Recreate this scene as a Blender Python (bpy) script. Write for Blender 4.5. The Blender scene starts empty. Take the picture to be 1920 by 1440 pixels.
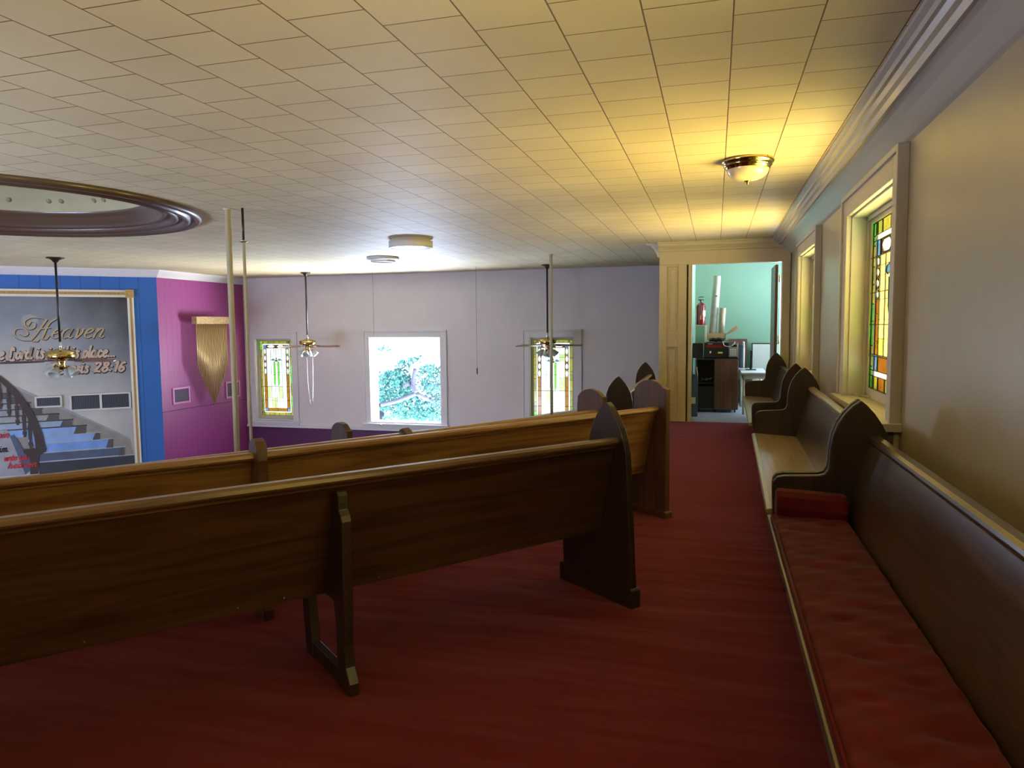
import bpy, bmesh, math, random
from mathutils import Vector, Matrix
random.seed(7)
sc = bpy.context.scene
COL = sc.collection

# ------------------------------------------------------------------ camera, sky, exposure
YAW, PITCH, ROLL, FPX, EYE = 0.27550781, 0.0791505, -0.0094419, 1351.3, 1.55
def make_camera():
    fwd = Vector((-math.sin(YAW)*math.cos(PITCH), math.cos(YAW)*math.cos(PITCH), -math.sin(PITCH)))
    right = Vector((math.cos(YAW), math.sin(YAW), 0)); up = right.cross(fwd)
    r = math.cos(ROLL)*right + math.sin(ROLL)*up
    u = -math.sin(ROLL)*right + math.cos(ROLL)*up
    m = Matrix((( r.x, u.x, -fwd.x, 0), (r.y, u.y, -fwd.y, 0), (r.z, u.z, -fwd.z, EYE), (0, 0, 0, 1)))
    cd = bpy.data.cameras.new('camera'); cd.sensor_width = 36; cd.lens = FPX/1920*36; cd.clip_start = 0.02
    co = bpy.data.objects.new('camera', cd); COL.objects.link(co); co.matrix_world = m
    sc.camera = co
make_camera()
sc.view_settings.view_transform = 'Standard'; sc.view_settings.look = 'None'
sc.view_settings.gamma = 1; sc.view_settings.use_curve_mapping = False
sc.view_settings.exposure = 0.75
SKY = 24.0
w = bpy.data.worlds.new('sky'); sc.world = w; w.use_nodes = True
nt = w.node_tree; nt.nodes.clear()
wo = nt.nodes.new('ShaderNodeOutputWorld'); bg = nt.nodes.new('ShaderNodeBackground')
tc = nt.nodes.new('ShaderNodeTexCoord'); sx = nt.nodes.new('ShaderNodeSeparateXYZ'); rp = nt.nodes.new('ShaderNodeValToRGB')
mr = nt.nodes.new('ShaderNodeMapRange'); mr.inputs['From Min'].default_value = -1
nt.links.new(tc.outputs['Generated'], sx.inputs[0]); nt.links.new(sx.outputs['Z'], mr.inputs['Value'])
nt.links.new(mr.outputs[0], rp.inputs[0])
# the sunlit street lies towards +X; the far side (+Y) is shaded and cooler, the near side (-Y) open and cool
def wmix(sock, lo, hi, a, b_):
    m_ = nt.nodes.new('ShaderNodeMapRange'); m_.inputs['From Min'].default_value = lo; m_.inputs['From Max'].default_value = hi
    nt.links.new(sock, m_.inputs['Value']); x_ = nt.nodes.new('ShaderNodeMix'); x_.data_type = 'RGBA'; nt.links.new(m_.outputs[0], x_.inputs[0])
    for k_, v_ in ((6, a), (7, b_)):
        if isinstance(v_, tuple): x_.inputs[k_].default_value = v_
        else: nt.links.new(v_, x_.inputs[k_])
    return x_.outputs[2]
side = wmix(sx.outputs['X'], 0.15, 0.75, (0.40, 0.45, 0.60, 1), (1.0, 1.0, 1.0, 1))
side = wmix(sx.outputs['Y'], -0.2, -0.7, side, (0.50, 0.56, 0.72, 1))
mm = nt.nodes.new('ShaderNodeMix'); mm.data_type = 'RGBA'; mm.blend_type = 'MULTIPLY'; mm.inputs[0].default_value = 1.0
nt.links.new(rp.outputs[0], mm.inputs[6]); nt.links.new(side, mm.inputs[7]); nt.links.new(mm.outputs[2], bg.inputs['Color']); nt.links.new(bg.outputs[0], wo.inputs['Surface'])
rp.color_ramp.elements[1].position = 0.54; rp.color_ramp.elements[1].color = (0.36, 0.40, 0.45, 1)
rp.color_ramp.elements[0].position = 0.44; rp.color_ramp.elements[0].color = (1.7, 1.72, 1.75, 1)
for p_, c_ in ((0.0, (4.6, 4.6, 4.6, 1)), (0.28, (4.2, 4.2, 4.2, 1))): rp.color_ramp.elements.new(p_).color = c_
bg.inputs['Strength'].default_value = SKY
sc.cycles.max_bounces = 14; sc.cycles.diffuse_bounces = 7; sc.cycles.transparent_max_bounces = 16
sc.cycles.sample_clamp_indirect = 8.0
def portal(loc, size, aim):
    """daylight portal of a window: it only steers sky sampling, it gives no light of its own"""
    ld = bpy.data.lights.new('window_daylight', 'AREA'); ld.shape = 'RECTANGLE'; ld.size, ld.size_y = size
    ld.cycles.is_portal = True
    o = bpy.data.objects.new('window_daylight', ld); COL.objects.link(o)
    o.location = loc
    o.rotation_euler = Vector(aim).to_track_quat('-Z', 'Z').to_euler()
portal((1.46, 5.88, 1.70), (1.70, 1.62), (-1, 0, 0))
portal((1.46, 9.575, 1.70), (1.70, 1.62), (-1, 0, 0))
portal((1.46, 1.45, 1.70), (1.70, 1.62), (-1, 0, 0))
portal((-7.30, 16.62, 0.29), (1.92, 2.12), (0, -1, 0))
portal((-10.95, 16.62, 0.29), (1.12, 2.0), (0, -1, 0))
portal((-3.62, 16.62, 0.29), (1.12, 2.0), (0, -1, 0))
portal((2.62, 13.2, 1.65), (1.7, 1.5), (-1, 0, 0))
portal((1.62, 15.34, 1.45), (0.95, 2.1), (0, -1, 0))
portal((-9.5, -5.42, -1.9), (11.0, 2.0), (0, 1, 0))
portal((1.46, -2.18, 1.70), (1.70, 1.62), (-1, 0, 0))

# ------------------------------------------------------------------ materials
def newmat(name):
    m = bpy.data.materials.new(name); m.use_nodes = True
    return m, m.node_tree, m.node_tree.nodes['Principled BSDF']
def L_(nt, a, b): nt.links.new(a, b)
def mat(name, col, rough=0.5, metal=0.0, spec=0.5, noise=0.0, nscale=8.0, bump=0.0, bscale=60.0, coat=0.0, emit=None, sheen=0.0):
    m, t, b = newmat(name)
    b.inputs['Base Color'].default_value = (*col, 1); b.inputs['Roughness'].default_value = rough
    b.inputs['Metallic'].default_value = metal; b.inputs['Specular IOR Level'].default_value = spec
    b.inputs['Coat Weight'].default_value = coat; b.inputs['Coat Roughness'].default_value = 0.15
    if sheen: b.inputs['Sheen Weight'].default_value = sheen; b.inputs['Sheen Roughness'].default_value = 0.45
    co = t.nodes.new('ShaderNodeTexCoord')
    if noise:
        n = t.nodes.new('ShaderNodeTexNoise'); n.inputs['Scale'].default_value = nscale; n.inputs['Detail'].default_value = 5
        L_(t, co.outputs['Object'], n.inputs['Vector'])
        r = t.nodes.new('ShaderNodeValToRGB')
        r.color_ramp.elements[0].position = 0.3; r.color_ramp.elements[1].position = 0.7
        r.color_ramp.elements[0].color = (*[c*(1-noise) for c in col], 1)
        r.color_ramp.elements[1].color = (*[min(1, c*(1+noise)) for c in col], 1)
        L_(t, n.outputs['Fac'], r.inputs[0]); L_(t, r.outputs[0], b.inputs['Base Color'])
    if bump:
        n2 = t.nodes.new('ShaderNodeTexNoise'); n2.inputs['Scale'].default_value = bscale; n2.inputs['Detail'].default_value = 4
        L_(t, co.outputs['Object'], n2.inputs['Vector'])
        bp = t.nodes.new('ShaderNodeBump'); bp.inputs['Strength'].default_value = bump; bp.inputs['Distance'].default_value = 0.01
        L_(t, n2.outputs['Fac'], bp.inputs['Height']); L_(t, bp.outputs[0], b.inputs['Normal'])
    return m
def wood(name, dark, light, rough=0.38, coat=0.25, along='X', gscale=1.0):
    """stretched noise grain running along the given local axis"""
    m, t, b = newmat(name)
    co = t.nodes.new('ShaderNodeTexCoord'); mp = t.nodes.new('ShaderNodeMapping')
    s = [14, 14, 14]; s['XYZ'.index(along)] = 0.9
    mp.inputs['Scale'].default_value = [v*gscale for v in s]
    L_(t, co.outputs['Object'], mp.inputs['Vector'])
    n = t.nodes.new('ShaderNodeTexNoise'); n.inputs['Scale'].default_value = 1.0; n.inputs['Detail'].default_value = 6
    n.inputs['Distortion'].default_value = 1.4; n.inputs['Roughness'].default_value = 0.62
    L_(t, mp.outputs[0], n.inputs['Vector'])
    r = t.nodes.new('ShaderNodeValToRGB')
    r.color_ramp.elements[0].position = 0.36; r.color_ramp.elements[0].color = (*dark, 1)
    r.color_ramp.elements[1].position = 0.62; r.color_ramp.elements[1].color = (*light, 1)
    L_(t, n.outputs['Fac'], r.inputs[0]); L_(t, r.outputs[0], b.inputs['Base Color'])
    b.inputs['Roughness'].default_value = rough; b.inputs['Coat Weight'].default_value = coat; b.inputs['Coat Roughness'].default_value = 0.2
    bp = t.nodes.new('ShaderNodeBump'); bp.inputs['Strength'].default_value = 0.08; bp.inputs['Distance'].default_value = 0.004
    L_(t, n.outputs['Fac'], bp.inputs['Height']); L_(t, bp.outputs[0], b.inputs['Normal'])
    return m
def ceiling_mat():
    m, t, b = newmat('ceiling_tiles')
    co = t.nodes.new('ShaderNodeTexCoord'); mp = t.nodes.new('ShaderNodeMapping')
    # strips run along world Y; tiles are 0.339 long and 0.366 wide in running bond
    mp.inputs['Rotation'].default_value = (0, 0, math.radians(-90))
    sep = t.nodes.new('ShaderNodeSeparateXYZ'); cmb = t.nodes.new('ShaderNodeCombineXYZ')
    L_(t, co.outputs['Object'], sep.inputs[0])
    ax = t.nodes.new('ShaderNodeMath'); ax.operation = 'ADD'; ax.inputs[1].default_value = -3.485 + 0.339*60
    ay = t.nodes.new('ShaderNodeMath'); ay.operation = 'ADD'; ay.inputs[1].default_value = -0.055 + 0.3662*80
    L_(t, sep.outputs['Y'], ax.inputs[0]); L_(t, sep.outputs['X'], ay.inputs[0])
    L_(t, ax.outputs[0], cmb.inputs[0]); L_(t, ay.outputs[0], cmb.inputs[1])
    br = t.nodes.new('ShaderNodeTexBrick'); br.offset = 0.5; br.offset_frequency = 2; br.squash = 1.0
    br.inputs['Scale'].default_value = 1.0; br.inputs['Brick Width'].default_value = 0.339; br.inputs['Row Height'].default_value = 0.3662
    br.inputs['Mortar Size'].default_value = 0.0048; br.inputs['Mortar Smooth'].default_value = 0.6; br.inputs['Bias'].default_value = 0.0
    br.inputs['Color1'].default_value = (0.66, 0.57, 0.36, 1); br.inputs['Color2'].default_value = (0.71, 0.615, 0.395, 1)
    br.inputs['Mortar'].default_value = (0.17, 0.085, 0.025, 1)
    L_(t, cmb.outputs[0], br.inputs['Vector'])
    n = t.nodes.new('ShaderNodeTexNoise'); n.inputs['Scale'].default_value = 1.1; n.inputs['Detail'].default_value = 3
    L_(t, co.outputs['Object'], n.inputs['Vector'])
    mx = t.nodes.new('ShaderNodeMix'); mx.data_type = 'RGBA'; mx.blend_type = 'MULTIPLY'; mx.inputs[0].default_value = 1.0
    r = t.nodes.new('ShaderNodeValToRGB'); r.color_ramp.elements[0].position = 0.3; r.color_ramp.elements[1].position = 0.75
    r.color_ramp.elements[0].color = (0.88, 0.87, 0.85, 1); r.color_ramp.elements[1].color = (1, 1, 1, 1)
    L_(t, n.outputs['Fac'], r.inputs[0]); L_(t, br.outputs['Color'], mx.inputs[6]); L_(t, r.outputs[0], mx.inputs[7])
    L_(t, mx.outputs[2], b.inputs['Base Color'])
    b.inputs['Roughness'].default_value = 0.55; b.inputs['Specular IOR Level'].default_value = 0.35
    bp = t.nodes.new('ShaderNodeBump'); bp.inputs['Strength'].default_value = 0.5; bp.inputs['Distance'].default_value = 0.006; bp.invert = True
    L_(t, br.outputs['Fac'], bp.inputs['Height']); L_(t, bp.outputs[0], b.inputs['Normal'])
    return m
def board_mat(name, col, axis, pitch, rough=0.45, along=None):
    """painted vertical boards: thin dark grooves every pitch metres along a local axis"""
    m, t, b = newmat(name)
    co = t.nodes.new('ShaderNodeTexCoord'); sep = t.nodes.new('ShaderNodeSeparateXYZ'); L_(t, co.outputs['Object'], sep.inputs[0])
    d = t.nodes.new('ShaderNodeMath'); d.operation = 'DIVIDE'; d.inputs[1].default_value = pitch
    L_(t, sep.outputs[axis], d.inputs[0])
    fr = t.nodes.new('ShaderNodeMath'); fr.operation = 'FRACT'; L_(t, d.outputs[0], fr.inputs[0])
    fl = t.nodes.new('ShaderNodeMath'); fl.operation = 'FLOOR'; L_(t, d.outputs[0], fl.inputs[0])
    r = t.nodes.new('ShaderNodeValToRGB'); e = r.color_ramp.elements
    e[0].position = 0.0; e[0].color = (*[c*0.35 for c in col], 1); e[1].position = 0.05; e[1].color = (*col, 1)
    L_(t, fr.outputs[0], r.inputs[0]); L_(t, r.outputs[0], b.inputs['Base Color'])
    b.inputs['Roughness'].default_value = rough
    return m
def carpet_mat():
    m, t, b = newmat('red_carpet')
    co = t.nodes.new('ShaderNodeTexCoord')
    n = t.nodes.new('ShaderNodeTexNoise'); n.inputs['Scale'].default_value = 260; n.inputs['Detail'].default_value = 2
    L_(t, co.outputs['Object'], n.inputs['Vector'])
    r = t.nodes.new('ShaderNodeValToRGB'); r.color_ramp.elements[0].position = 0.3; r.color_ramp.elements[1].position = 0.75
    r.color_ramp.elements[0].color = (0.066, 0.0022, 0.003, 1); r.color_ramp.elements[1].color = (0.125, 0.0045, 0.007, 1)
    L_(t, n.outputs['Fac'], r.inputs[0]); L_(t, r.outputs[0], b.inputs['Base Color'])
    b.inputs['Roughness'].default_value = 0.95; b.inputs['Specular IOR Level'].default_value = 0.1
    b.inputs['Sheen Weight'].default_value = 0.35; b.inputs['Sheen Roughness'].default_value = 0.5; b.inputs['Sheen Tint'].default_value = (1.0, 0.35, 0.42, 1)
    bp = t.nodes.new('ShaderNodeBump'); bp.inputs['Strength'].default_value = 0.35; bp.inputs['Distance'].default_value = 0.006
    L_(t, n.outputs['Fac'], bp.inputs['Height'])
    # loose, rucked-up waves in the carpet
    mp = t.nodes.new('ShaderNodeMapping'); mp.inputs['Rotation'].default_value = (0, 0, math.radians(-24)); mp.inputs['Scale'].default_value = (0.45, 2.6, 1)
    L_(t, co.outputs['Object'], mp.inputs['Vector'])
    n2 = t.nodes.new('ShaderNodeTexNoise'); n2.inputs['Scale'].default_value = 1.5; n2.inputs['Detail'].default_value = 2
    L_(t, mp.outputs[0], n2.inputs['Vector'])
    bp2 = t.nodes.new('ShaderNodeBump'); bp2.inputs['Strength'].default_value = 0.3; bp2.inputs['Distance'].default_value = 0.09
    L_(t, n2.outputs['Fac'], bp2.inputs['Height']); L_(t, bp.outputs[0], bp2.inputs['Normal']); L_(t, bp2.outputs[0], b.inputs['Normal'])
    return m
def glass_mat(name, col, tint_noise=0.25, nscale=18):
    """leaded sheet glass: lets coloured daylight through, with a faint surface gloss"""
    m = bpy.data.materials.new(name); m.use_nodes = True; t = m.node_tree; t.nodes.clear()
    o = t.nodes.new('ShaderNodeOutputMaterial'); tr = t.nodes.new('ShaderNodeBsdfTransparent'); gl = t.nodes.new('ShaderNodeBsdfGlossy')
    gl.inputs['Roughness'].default_value = 0.12; mx = t.nodes.new('ShaderNodeMixShader'); mx.inputs[0].default_value = 0.05
    co = t.nodes.new('ShaderNodeTexCoord'); n = t.nodes.new('ShaderNodeTexNoise'); n.inputs['Scale'].default_value = nscale; n.inputs['Detail'].default_value = 4
    n.inputs['Distortion'].default_value = 1.0
    L_(t, co.outputs['Object'], n.inputs['Vector'])
    r = t.nodes.new('ShaderNodeValToRGB'); r.color_ramp.elements[0].position = 0.3; r.color_ramp.elements[1].position = 0.7
    r.color_ramp.elements[0].color = (*[c*(1-tint_noise) for c in col], 1); r.color_ramp.elements[1].color = (*[min(1, c*(1+tint_noise)) for c in col], 1)
    L_(t, n.outputs['Fac'], r.inputs[0]); L_(t, r.outputs[0], tr.inputs['Color'])
    L_(t, tr.outputs[0], mx.inputs[1]); L_(t, gl.outputs[0], mx.inputs[2]); L_(t, mx.outputs[0], o.inputs['Surface'])
    return m
def mural_mat():
    """the printed backdrop: charcoal towards its top and right side, pale grey below, as printed"""
    m, t, b = newmat('mural_print')
    co = t.nodes.new('ShaderNodeTexCoord'); sep = t.nodes.new('ShaderNodeSeparateXYZ'); L_(t, co.outputs['Object'], sep.inputs[0])
    n = t.nodes.new('ShaderNodeTexNoise'); n.inputs['Scale'].default_value = 1.3; n.inputs['Detail'].default_value = 5; L_(t, co.outputs['Object'], n.inputs['Vector'])
    mz = t.nodes.new('ShaderNodeMapRange'); mz.inputs['From Min'].default_value = -0.2; mz.inputs['From Max'].default_value = 2.25; L_(t, sep.outputs['Z'], mz.inputs['Value'])
    mxr = t.nodes.new('ShaderNodeMapRange'); mxr.inputs['From Min'].default_value = -2.3; mxr.inputs['From Max'].default_value = -0.55; L_(t, sep.outputs['X'], mxr.inputs['Value'])
    a = t.nodes.new('ShaderNodeMath'); a.operation = 'MULTIPLY_ADD'; a.inputs[1].default_value = 0.45; L_(t, mxr.outputs[0], a.inputs[0]); L_(t, mz.outputs[0], a.inputs[2])
    c = t.nodes.new('ShaderNodeMath'); c.operation = 'MULTIPLY_ADD'; c.inputs[1].default_value = 0.55; L_(t, n.outputs['Fac'], c.inputs[0]); L_(t, a.outputs[0], c.inputs[2])
    r = t.nodes.new('ShaderNodeValToRGB'); e = r.color_ramp.elements
    e[0].position = 0.25; e[0].color = (0.62, 0.61, 0.56, 1); e[1].position = 0.95; e[1].color = (0.04, 0.042, 0.046, 1)
    k = e.new(0.62); k.color = (0.27, 0.30, 0.35, 1)
    d = t.nodes.new('ShaderNodeMath'); d.operation = 'DIVIDE'; d.inputs[1].default_value = 1.75; L_(t, c.outputs[0], d.inputs[0])
    L_(t, d.outputs[0], r.inputs[0]); L_(t, r.outputs[0], b.inputs['Base Color']); b.inputs['Roughness'].default_value = 0.5
    return m
M = {}
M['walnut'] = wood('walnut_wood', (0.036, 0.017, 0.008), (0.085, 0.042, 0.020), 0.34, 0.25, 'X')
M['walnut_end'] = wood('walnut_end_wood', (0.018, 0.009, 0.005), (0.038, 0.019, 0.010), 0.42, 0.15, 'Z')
M['walnut_lit_rail'] = wood('walnut_lit_rail_wood', (0.10, 0.05, 0.022), (0.19, 0.105, 0.05), 0.3, 0.4, 'X')  # lighter walnut: the light falling on the rail is put into its colour
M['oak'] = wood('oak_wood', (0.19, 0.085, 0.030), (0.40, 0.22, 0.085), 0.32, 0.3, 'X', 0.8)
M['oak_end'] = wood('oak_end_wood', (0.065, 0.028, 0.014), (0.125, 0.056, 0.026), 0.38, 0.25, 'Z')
M['tan'] = wood('tan_wood', (0.26, 0.18, 0.10), (0.36, 0.26, 0.15), 0.30, 0.4, 'X')
M['umber'] = wood('umber_wood', (0.035, 0.019, 0.010), (0.070, 0.040, 0.022), 0.30, 0.4, 'X')
M['carpet'] = carpet_mat(); M['ceiling'] = ceiling_mat()
M['wall_beige'] = mat('wall_beige_paint', (0.44, 0.385, 0.25), 0.32, noise=0.04, nscale=3, bump=0.05, bscale=12)
M['wall_lilac'] = mat('wall_lilac_paint', (0.66, 0.61, 0.62), 0.5, noise=0.03, nscale=2)
M['wainscot'] = mat('wainscot_plum_paint', (0.085, 0.012, 0.075), 0.5)
M['cream'] = mat('cream_trim_paint', (0.62, 0.53, 0.33), 0.42, noise=0.03)
M['white_trim'] = mat('white_trim_paint', (0.66, 0.64, 0.66), 0.4)
M['ivory'] = mat('ivory_trim_paint', (0.52, 0.47, 0.34), 0.4)
M['cove'] = mat('cove_plaster_paint', (0.55, 0.51, 0.43), 0.22, bump=0.12, bscale=7)
M['blue'] = board_mat('blue_board_paint', (0.028, 0.14, 0.47), 'X', 0.36)
M['purple'] = board_mat('purple_board_paint', (0.31, 0.052, 0.235), 'Y', 0.17)
M['dark_purple'] = mat('dark_purple_panel', (0.05, 0.015, 0.06), 0.5)
M['pink_frame'] = mat('pink_frame_paint', (0.55, 0.20, 0.48), 0.45)
M['green'] = mat('mint_green_paint', (0.20, 0.35, 0.235), 0.5, noise=0.03, nscale=1.5)
M['grey_floor'] = mat('grey_carpet', (0.33, 0.36, 0.43), 0.8, noise=0.1, nscale=40)  # grey carpet brightened bluish in place of the window light lying on it
M['mural'] = mural_mat()
M['black'] = mat('black_paint', (0.012, 0.012, 0.013), 0.4)
M['dark_bronze'] = mat('dark_bronze_metal', (0.05, 0.035, 0.025), 0.35, metal=0.7)
M['brass'] = mat('brass_metal', (0.62, 0.46, 0.16), 0.16, metal=1.0)
M['chrome'] = mat('chrome_metal', (0.7, 0.7, 0.7), 0.2, metal=1.0)
M['pole'] = mat('cream_pole_paint', (0.56, 0.51, 0.36), 0.45)
M['blade'] = wood('fan_blade_wood', (0.16, 0.065, 0.045), (0.28, 0.12, 0.085), 0.35, 0.3, 'X')
M['white_plastic'] = mat('white_plastic', (0.72, 0.70, 0.65), 0.4)
M['lens'] = mat('frosted_lens', (0.82, 0.86, 0.84), 0.25)
M['alabaster'] = mat('alabaster_glass', (0.72, 0.60, 0.38), 0.25, noise=0.12, nscale=14, coat=0.4)
M['gold_tube'] = mat('gilded_tube', (0.62, 0.50, 0.20), 0.35, metal=0.55)
M['gold_bar'] = mat('gilded_bar', (0.48, 0.33, 0.15), 0.55, noise=0.3, nscale=30)
M['gold_trim'] = mat('gold_trim_paint', (0.50, 0.33, 0.12), 0.45)
M['frame_white'] = mat('white_frame_paint', (0.78, 0.72, 0.62), 0.4)
M['velvet'] = mat('red_velvet', (0.085, 0.0035, 0.006), 0.8, spec=0.15, noise=0.25, nscale=6, bump=0.25, bscale=9, sheen=0.06)
M['lead'] = mat('lead_came', (0.03, 0.03, 0.028), 0.5, metal=0.6)
M['vent_white'] = mat('vent_white_paint', (0.72, 0.72, 0.72), 0.4)
M['louvre'] = mat('louvre_metal', (0.13, 0.145, 0.18), 0.4)
M['vent_dark'] = mat('vent_dark_mesh', (0.05, 0.06, 0.08), 0.5)
M['red_metal'] = mat('red_enamel', (0.22, 0.010, 0.014), 0.25, coat=0.5)
M['cardboard'] = mat('cardboard', (0.50, 0.33, 0.17), 0.8)
M['paper'] = mat('paper_roll', (0.36, 0.36, 0.32), 0.7, noise=0.12, nscale=9)
M['paper2'] = mat('tan_paper_roll', (0.40, 0.34, 0.25), 0.7)
M['brown_lam'] = wood('brown_laminate', (0.10, 0.045, 0.028), (0.16, 0.075, 0.045), 0.4, 0.1, 'Z')
M['steel_blue'] = mat('steel_blue_metal', (0.07, 0.13, 0.22), 0.4)
M['dark_glass'] = mat('dark_glass', (0.02, 0.02, 0.022), 0.08, coat=0.5)
M['grey_plastic'] = mat('grey_plastic', (0.25, 0.24, 0.22), 0.45)
M['beige_panel'] = mat('beige_panel_face', (0.60, 0.60, 0.52), 0.5)
M['desk_white'] = mat('white_desk_top', (0.70, 0.72, 0.74), 0.35)
M['leaf'] = mat('tree_leaf', (0.020, 0.062, 0.052), 0.8, spec=0.0)
M['bark'] = mat('tree_bark', (0.028, 0.030, 0.038), 0.8, spec=0.0)
M['ink_black'] = mat('ink_black', (0.02, 0.015, 0.012), 0.6)
M['ink_gold'] = mat('ink_gold', (0.50, 0.38, 0.22), 0.5)
M['ink_cream'] = mat('ink_cream', (0.62, 0.48, 0.36), 0.5)
M['ink_red'] = mat('ink_red', (0.55, 0.02, 0.04), 0.5)
M['rosette'] = mat('rosette_paint', (0.17, 0.14, 0.075), 0.6)
M['recess'] = mat('recess_olive_paint', (0.33, 0.30, 0.17), 0.6, noise=0.08, nscale=3)
M['ring_wood'] = mat('ring_dark_varnish', (0.085, 0.050, 0.032), 0.38, coat=0.25)

# ------------------------------------------------------------------ mesh helpers
def BM(): return bmesh.new()
def box(bm, lo, hi, mi=0, rz=0.0, piv=None):
    (x0, y0, z0), (x1, y1, z1) = lo, hi
    vs = [Vector(p) for p in ((x0,y0,z0),(x1,y0,z0),(x1,y1,z0),(x0,y1,z0),(x0,y0,z1),(x1,y0,z1),(x1,y1,z1),(x0,y1,z1))]
    if rz:
        R = Matrix.Rotation(rz, 3, 'Z'); pv = Vector(piv) if piv else Vector(((x0+x1)/2, (y0+y1)/2, 0))
        vs = [R @ (v-pv) + pv for v in vs]
    b = [bm.verts.new(v) for v in vs]
    for f in ((0,3,2,1),(4,5,6,7),(0,1,5,4),(1,2,6,5),(2,3,7,6),(3,0,4,7)):
        bm.faces.new([b[i] for i in f]).material_index = mi
def prism(bm, pts, d0, d1, axis='X', mi=0):
    """polygon pts extruded from d0 to d1 along an axis; axis X: pts are (y,z); Y: (x,z); Z: (x,y)"""
    def mk(p, d): return {'X': (d, p[0], p[1]), 'Y': (p[0], d, p[1]), 'Z': (p[0], p[1], d)}[axis]
    a = [bm.verts.new(mk(p, d0)) for p in pts]; b = [bm.verts.new(mk(p, d1)) for p in pts]
    n = len(pts); fs = [bm.faces.new(a), bm.faces.new(b)]
    for i in range(n): fs.append(bm.faces.new((a[i], a[(i+1) % n], b[(i+1) % n], b[i])))
    for f in fs: f.material_index = mi
def tube(bm, pts, r, seg=10, cap=True, mi=0):
    pts = [Vector(p) for p in pts]; rs = r if isinstance(r, (list, tuple)) else [r]*len(pts)
    rings = []
    for i, p in enumerate(pts):
        d = (pts[min(i+1, len(pts)-1)] - pts[max(i-1, 0)]).normalized()
        a = d.orthogonal().normalized() if abs(d.z) < 0.99 else Vector((1, 0, 0)); a = (a - a.dot(d)*d).normalized(); c = d.cross(a)
        rings.append([bm.verts.new(p + rs[i]*(math.cos(2*math.pi*k/seg)*a + math.sin(2*math.pi*k/seg)*c)) for k in range(seg)])
    for i in range(len(rings)-1):
        for k in range(seg):
            f = bm.faces.new((rings[i][k], rings[i][(k+1) % seg], rings[i+1][(k+1) % seg], rings[i+1][k])); f.material_index = mi; f.smooth = True
    if cap:
        for rg in (rings[0], rings[-1]): bm.faces.new(rg).material_index = mi
def lathe(bm, prof, c=(0, 0, 0), seg=32, mi=0, smooth=True, mtx=None):
    """(r, z) profile revolved about the vertical through c"""
    rings = []
    for r, z in prof:
        ring = []
        for k in range(seg):
            v = Vector((max(r, 1e-4)*math.cos(2*math.pi*k/seg), max(r, 1e-4)*math.sin(2*math.pi*k/seg), z))
            if mtx is not None: v = mtx @ v
            ring.append(bm.verts.new(v + Vector(c)))
        rings.append(ring)
    for i in range(len(rings)-1):
        for k in range(seg):
            f = bm.faces.new((rings[i][k], rings[i][(k+1) % seg], rings[i+1][(k+1) % seg], rings[i+1][k])); f.material_index = mi; f.smooth = smooth
def sweep(bm, prof, path, closed=False, mi=0):
    """profile points (out, z) swept along a level path; 'out' is measured to the left of the path direction"""
    n = len(path); rows = []
    for i, p in enumerate(path):
        p = Vector((p[0], p[1])); 
        a = Vector(path[i-1][:2]) if (i > 0 or closed) else None; b = Vector(path[(i+1) % n][:2]) if (i < n-1 or closed) else None
        d1 = (p-a).normalized() if a is not None else None; d2 = (b-p).normalized() if b is not None else None
        d1 = d1 or d2; d2 = d2 or d1
        n1 = Vector((-d1.y, d1.x)); n2 = Vector((-d2.y, d2.x)); m = (n1+n2); m = m / max(1e-6, m.dot(n1))
        rows.append([bm.verts.new((p.x+m.x*o, p.y+m.y*o, z)) for o, z in prof])
    for i in range(n if closed else n-1):
        for k in range(len(prof)-1):
            bm.faces.new((rows[i][k], rows[(i+1) % n][k], rows[(i+1) % n][k+1], rows[i][k+1])).material_index = mi
    if not closed:
        for r in (rows[0], rows[-1]):
            try: bm.faces.new(r).material_index = mi
            except ValueError: pass
def obj(name, bm, mats, parent=None, bevel=0.0, smooth=False, seg=2):
    bmesh.ops.recalc_face_normals(bm, faces=bm.faces)
    me = bpy.data.meshes.new(name); bm.to_mesh(me); bm.free()
    for m in (mats if isinstance(mats, (list, tuple)) else [mats]): me.materials.append(M[m] if isinstance(m, str) else m)
    if smooth:
        for p in me.polygons: p.use_smooth = True
    o = bpy.data.objects.new(name, me); COL.objects.link(o)
    if parent is not None: o.parent = parent
    if bevel:
        b = o.modifiers.new('bevel', 'BEVEL'); b.width = bevel; b.segments = seg; b.limit_method = 'ANGLE'; b.angle_limit = math.radians(40)
    return o
def tag(o, label, cat, group=None, kind=None):
    o['label'] = label; o['category'] = cat
    if group: o['group'] = group
    if kind: o['kind'] = kind
    return o
def thing(name, label, cat, loc=(0, 0, 0), rz=0.0, group=None, kind=None):
    o = bpy.data.objects.new(name, None); o.empty_display_size = 0.1; COL.objects.link(o)
    o.location = loc; o.rotation_euler = (0, 0, rz)
    return tag(o, label, cat, group, kind)
def struct(name, bm, mats, label, cat, parent=None, bevel=0.0):
    o = obj(name, bm, mats, parent, bevel)
    if parent is None: tag(o, label, cat, kind='structure')
    return o
def catmull(pts, n=6):
    if len(pts) < 3: return [Vector(p) for p in pts]
    P = [Vector(p) for p in pts]; P = [2*P[0]-P[1]] + P + [2*P[-1]-P[-2]]; out = []
    for i in range(1, len(P)-2):
        for k in range(n):
            t = k/n; a, b, c, d = P[i-1], P[i], P[i+1], P[i+2]
            out.append(0.5*((2*b) + (c-a)*t + (2*a-5*b+4*c-d)*t*t + (3*b-a-3*c+d)*t*t*t))
    out.append(P[-2]); return out

CEIL = 2.86
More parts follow.
